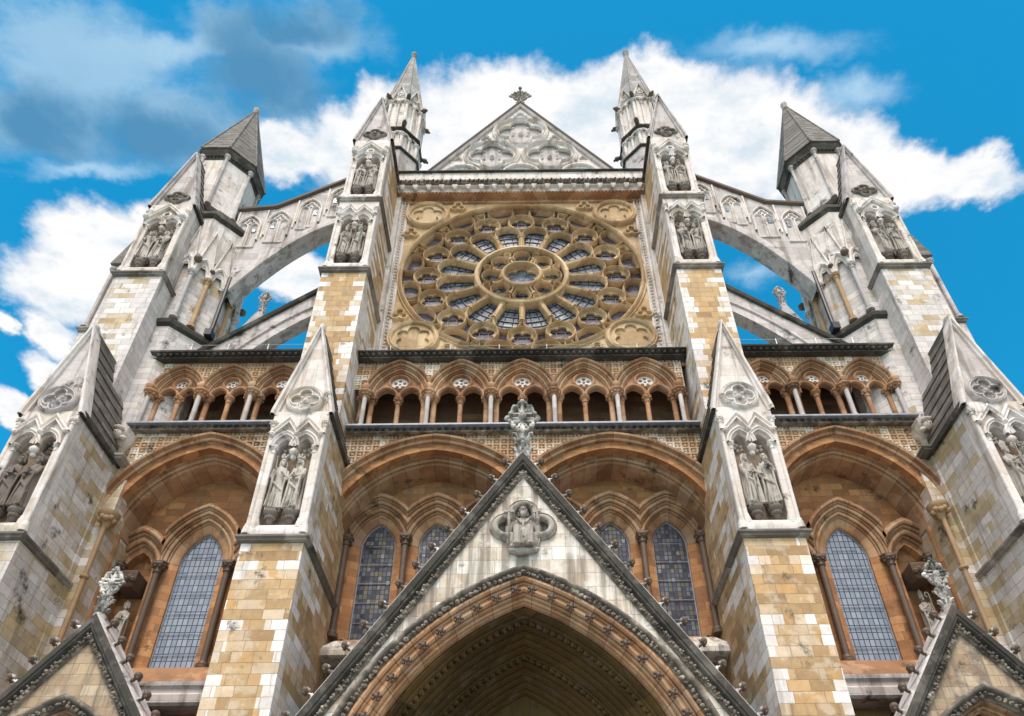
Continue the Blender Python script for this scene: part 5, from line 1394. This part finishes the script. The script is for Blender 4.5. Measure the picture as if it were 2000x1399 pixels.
    if kind in ('apostle', 'monk'):
        e = MB(); h = hr if kind == 'apostle' else hl; e.box(h.x-.07, h.x+.07, h.y-.07, h.y-.02, h.z-.09, h.z+.1); extra.append(('book', e))
    if kind == 'monk':
        pass
    return b, extra
KINDS = {}
def local_mesh(mb, name, mat):
    me = bpy.data.meshes.new(name); me.from_pydata(mb.v, [], mb.f)
    bm = bmesh.new(); bm.from_mesh(me); bmesh.ops.recalc_face_normals(bm, faces=bm.faces)
    for f, sm in zip(bm.faces, mb.sm): f.smooth = sm
    bm.to_mesh(me); bm.free(); me.materials.append(M[mat]); return me
for kd, sw in (('king', 1), ('queen', -1), ('bishop', -1), ('monk', 1), ('apostle', 1), ('warrior', -1)):
    b, ex = person(kd, sw)
    for mt in ('statue', 'statue_dark'):
        KINDS[(kd, mt)] = (remesh(b, 'statue', mt, .0115), [(nm, local_mesh(e, nm, mt)) for nm, e in ex])
def statue(kd, mt, loc, h, label, rz=0.0, group='stone saints and rulers in the buttress niches'):
    me, ex = KINDS[(kd, mt)]
    o = bpy.data.objects.new('statue', me); COL.objects.link(o); o.location = loc; o.rotation_euler = (0, 0, rz); k = h/1.8; o.scale = (k*.76, k*.95, k)
    o['label'] = label; o['category'] = 'statue'
    if group: o['group'] = group
    for nm, m2 in ex:
        c = bpy.data.objects.new(nm, m2); COL.objects.link(c); c.parent = o
    return o
# niches: 0 low inner, 1 low outer, 2 upper inner tier 1, 3 tier 2, 4 upper outer
place = {0: 'low niche left of the central portal', 1: 'low niche at the far left', 2: 'middle niche left of the rose', 3: 'top niche left of the rose', 4: 'high niche before the left turret'}
what = {'king': 'crowned king statue with sceptre', 'queen': 'crowned queen statue', 'bishop': 'mitred bishop statue with crozier', 'monk': 'hooded monk statue with book', 'apostle': 'bearded saint statue with raised book', 'warrior': 'long haired knight statue with sword'}
combos = {(0, -1): ('king', 'queen'), (0, 1): ('king', 'apostle'), (1, -1): ('monk', 'monk'), (1, 1): ('bishop', 'queen'),
          (2, -1): ('bishop', 'bishop'), (2, 1): ('monk', 'bishop'), (3, -1): ('warrior', 'apostle'), (3, 1): ('warrior', 'queen'), (4, -1): ('apostle', 'warrior'), (4, 1): ('bishop', 'apostle')}
combos[(0, 1)] = ('warrior', 'apostle')
for i, (xc, yf, z0, dx) in enumerate(NL):
    for side in (-1, 1):
        ks = combos[(i, side)]; cx = xc if side < 0 else -xc
        for j, kd in enumerate(ks):
            wh = what[kd]; pl_ = place[i].replace('left of', 'right of').replace('far left', 'far right').replace('before the left', 'before the right') if side > 0 else place[i]
            mt = 'statue_dark' if (i == 1 and side < 0) else 'statue'
            h = 1.68 if i < 2 else 1.76
            if ks[0] == ks[1]: wh = ('left ' if j == 0 else 'right ')+wh
            lab = wh+' in the '+pl_
            statue(kd, mt, (cx+(-dx if j == 0 else dx), yf+.13, z0+.74), h, lab, (.25 if j == 0 else -.25))
statue('monk', 'statue', (-10.5, 16.75, 10.73), 1.35, 'small robed monk statue behind the left side portal finial', .1, 'weathered statues in the side bays')
statue('bishop', 'statue', (10.5, 16.75, 10.73), 1.35, 'small mitred bishop statue behind the right side portal finial', -.1, 'weathered statues in the side bays')
# seated saint of the medallion
b = MB(); zb = 11.55; Y = 13.66
# chest and shoulders, cope spreading over the knees, head with beard and hair
n = 26; vs = []; secs = [(-.14, .27, .26, -.10), (.02, .26, .27, -.10), (.20, .25, .27, -.10), (.34, .24, .24, -.08), (.44, .19, .16, -.02), (.60, .22, .14, 0), (.70, .24, .13, 0), (.77, .15, .10, 0), (.81, .07, .07, -.01)]
for z, rx, ry, yo in secs:
    for i in range(n):
        t = 2*pi*i/n; f = 1+(.13 if z < .4 else .05)*(.5-1.2*abs(sin(4*t+.3+z)))
        vs.append((rx*f*cos(t), Y+yo+ry*f*sin(t), zb+z))
fs = [tuple(reversed(range(n))), tuple(range(len(vs)-n, len(vs)))]
for k in range(len(secs)-1):
    for i in range(n):
        q = (i+1) % n; fs.append((k*n+i, k*n+q, k*n+n+q, k*n+n+i))
b.add(vs, fs)
b.tube([(0, Y-.02, zb+.76), (0, Y-.06, zb+.88)], .065, 8)
b.blob((0, Y-.08, zb+.96), .12, (.86, .95, 1.15), 14, 10); b.blob((0, Y-.15, zb+.855), .075, (1, .8, 1.2), 10, 7); b.blob((0, Y-.205, zb+.955), .026, (.8, 1, 1.5)); b.blob((0, Y-.04, zb+1.01), .125, (1, .9, .9), 10, 7)
for sx in (-1, 1):
    b.blob((sx*.043, Y-.185, zb+.985), .018); b.blob((sx*.045, Y-.185, zb+1.015), .025, (1.4, .6, .5)); b.blob((sx*.10, Y-.03, zb+.93), .06, (.7, 1, 1.6))
    b.tube([(sx*.12, Y-.12, zb+.36), (sx*.14, Y-.30, zb+.32), (sx*.15, Y-.31, zb+.05), (sx*.15, Y-.29, zb-.12)], [.10, .095, .075, .085], 9)
    b.tube([(sx*.21, Y, zb+.70), (sx*.33, Y-.07, zb+.50), (sx*.33, Y-.15, zb+.64)], [.085, .08, .045], 8); b.tube([(sx*.33, Y-.08, zb+.50), (sx*.34, Y-.06, zb+.28)], [.09, .06], 7)
    b.blob((sx*.33, Y-.17, zb+.68), .05, (1, 1, 1.1), 8, 6)
    for q in range(3): b.tube([(sx*.33+.02*(q-1), Y-.20, zb+.66+.02*q), (sx*.31, Y-.225, zb+.665+.02*q)], .013, 5)
    for q in range(3): b.tube([(sx*(.05+.05*q), Y-.33+.02*q, zb+.26), (sx*(.05+.055*q), Y-.36+.02*q, zb+.05), (sx*(.04+.07*q), Y-.35, zb-.13)], .017, 6)
    b.box(min(sx*.22, sx*.42), max(sx*.22, sx*.42), Y-.10, Y+.1, zb+.12, zb+.20)
b.tube([(-.13, Y-.12, zb+.72), (-.07, Y-.17, zb+.6), (0, Y-.2, zb+.52), (.07, Y-.17, zb+.6), (.13, Y-.12, zb+.72)], .024, 6)
b.tube([(0, Y-.2, zb+.52), (0, Y-.24, zb+.38), (0, Y-.36, zb+.22), (0, Y-.37, zb+.02)], [.025, .03, .03, .035], 6)
me = remesh(b, 'statue', 'statue', .010)
o = bpy.data.objects.new('statue', me); COL.objects.link(o); o['label'] = 'seated haloed saint relief with cross staff and keys in the quatrefoil medallion'; o['category'] = 'statue'
e = MB(); e.tube([(-.33, Y-.22, zb-.1), (-.33, Y-.22, zb+1.0)], .018, 6); e.box(-.45, -.21, Y-.24, Y-.20, zb+.84, zb+.89); c = bpy.data.objects.new('cross_staff', local_mesh(e, 'cross_staff', 'statue')); COL.objects.link(c); c.parent = o
e = MB(); e.tube([(.31, Y-.2, zb+.6), (.33, Y-.2, zb+.92)], .016, 6); e.tube([(.27, Y-.2, zb+.6), (.25, Y-.2, zb+.9)], .016, 6); e.box(.22, .30, Y-.22, Y-.19, zb+.84, zb+.92); e.box(.32, .40, Y-.22, Y-.19, zb+.86, zb+.94); c = bpy.data.objects.new('keys', local_mesh(e, 'keys', 'statue')); COL.objects.link(c); c.parent = o
e = MB(); e.sweep(circ(0, zb+.97, .21, 24), [(.02, Y+.06), (.02, Y-.03), (-.03, Y-.04), (-.04, Y+.06)], True); e.prism(circ(0, zb+.97, .20, 24), Y+.02, Y+.06); c = bpy.data.objects.new('halo', local_mesh(e, 'halo', 'statue')); COL.objects.link(c); c.parent = o
e = MB()
e.tube([(-.33, Y-.1, zb-.16), (-.1, Y-.14, zb-.22), (.12, Y-.14, zb-.20), (.34, Y-.1, zb-.13)], [.06, .1, .09, .05], 8); e.blob((-.26, Y-.14, zb-.08), .07)
c = bpy.data.objects.new('footrest', local_mesh(e, 'footrest', 'statue')); COL.objects.link(c); c.parent = o

# ------------------------------------------------------------------ safety railings on the terraces
def railing(x0, x1, xs, y, z, label):
    t = empty('safety_railing', ((x0+x1)/2, y, z), label, 'railing', 'thin terrace safety railings')
    for x in xs:
        mb = MB(); mb.tube([(x, y, z), (x, y, z+.95)], .018, 6); mb.box(x-.05, x+.05, y-.05, y+.05, z, z+.02); mb.build('post', 'rail', t)
    mb = MB()
    for h in (.5, .92): mb.tube([(x0, y, z+h), (x1, y, z+h)], .008, 5)
    mb.build('rail', 'rail', t)
railing(-5.1, 5.1, (-4.3, -2.35, -.75, .8, 2.75, 3.75), 15.95, 20.47, 'thin metal safety rail along the terrace below the rose window')
railing(-11.3, -6.7, (-10.8, -9.6, -8.3), 15.9, 20.57, 'thin metal safety rail on the left side terrace under the flying buttress')
railing(6.7, 11.3, (8.3, 9.6, 10.8), 15.9, 20.57, 'thin metal safety rail on the right side terrace under the flying buttress')
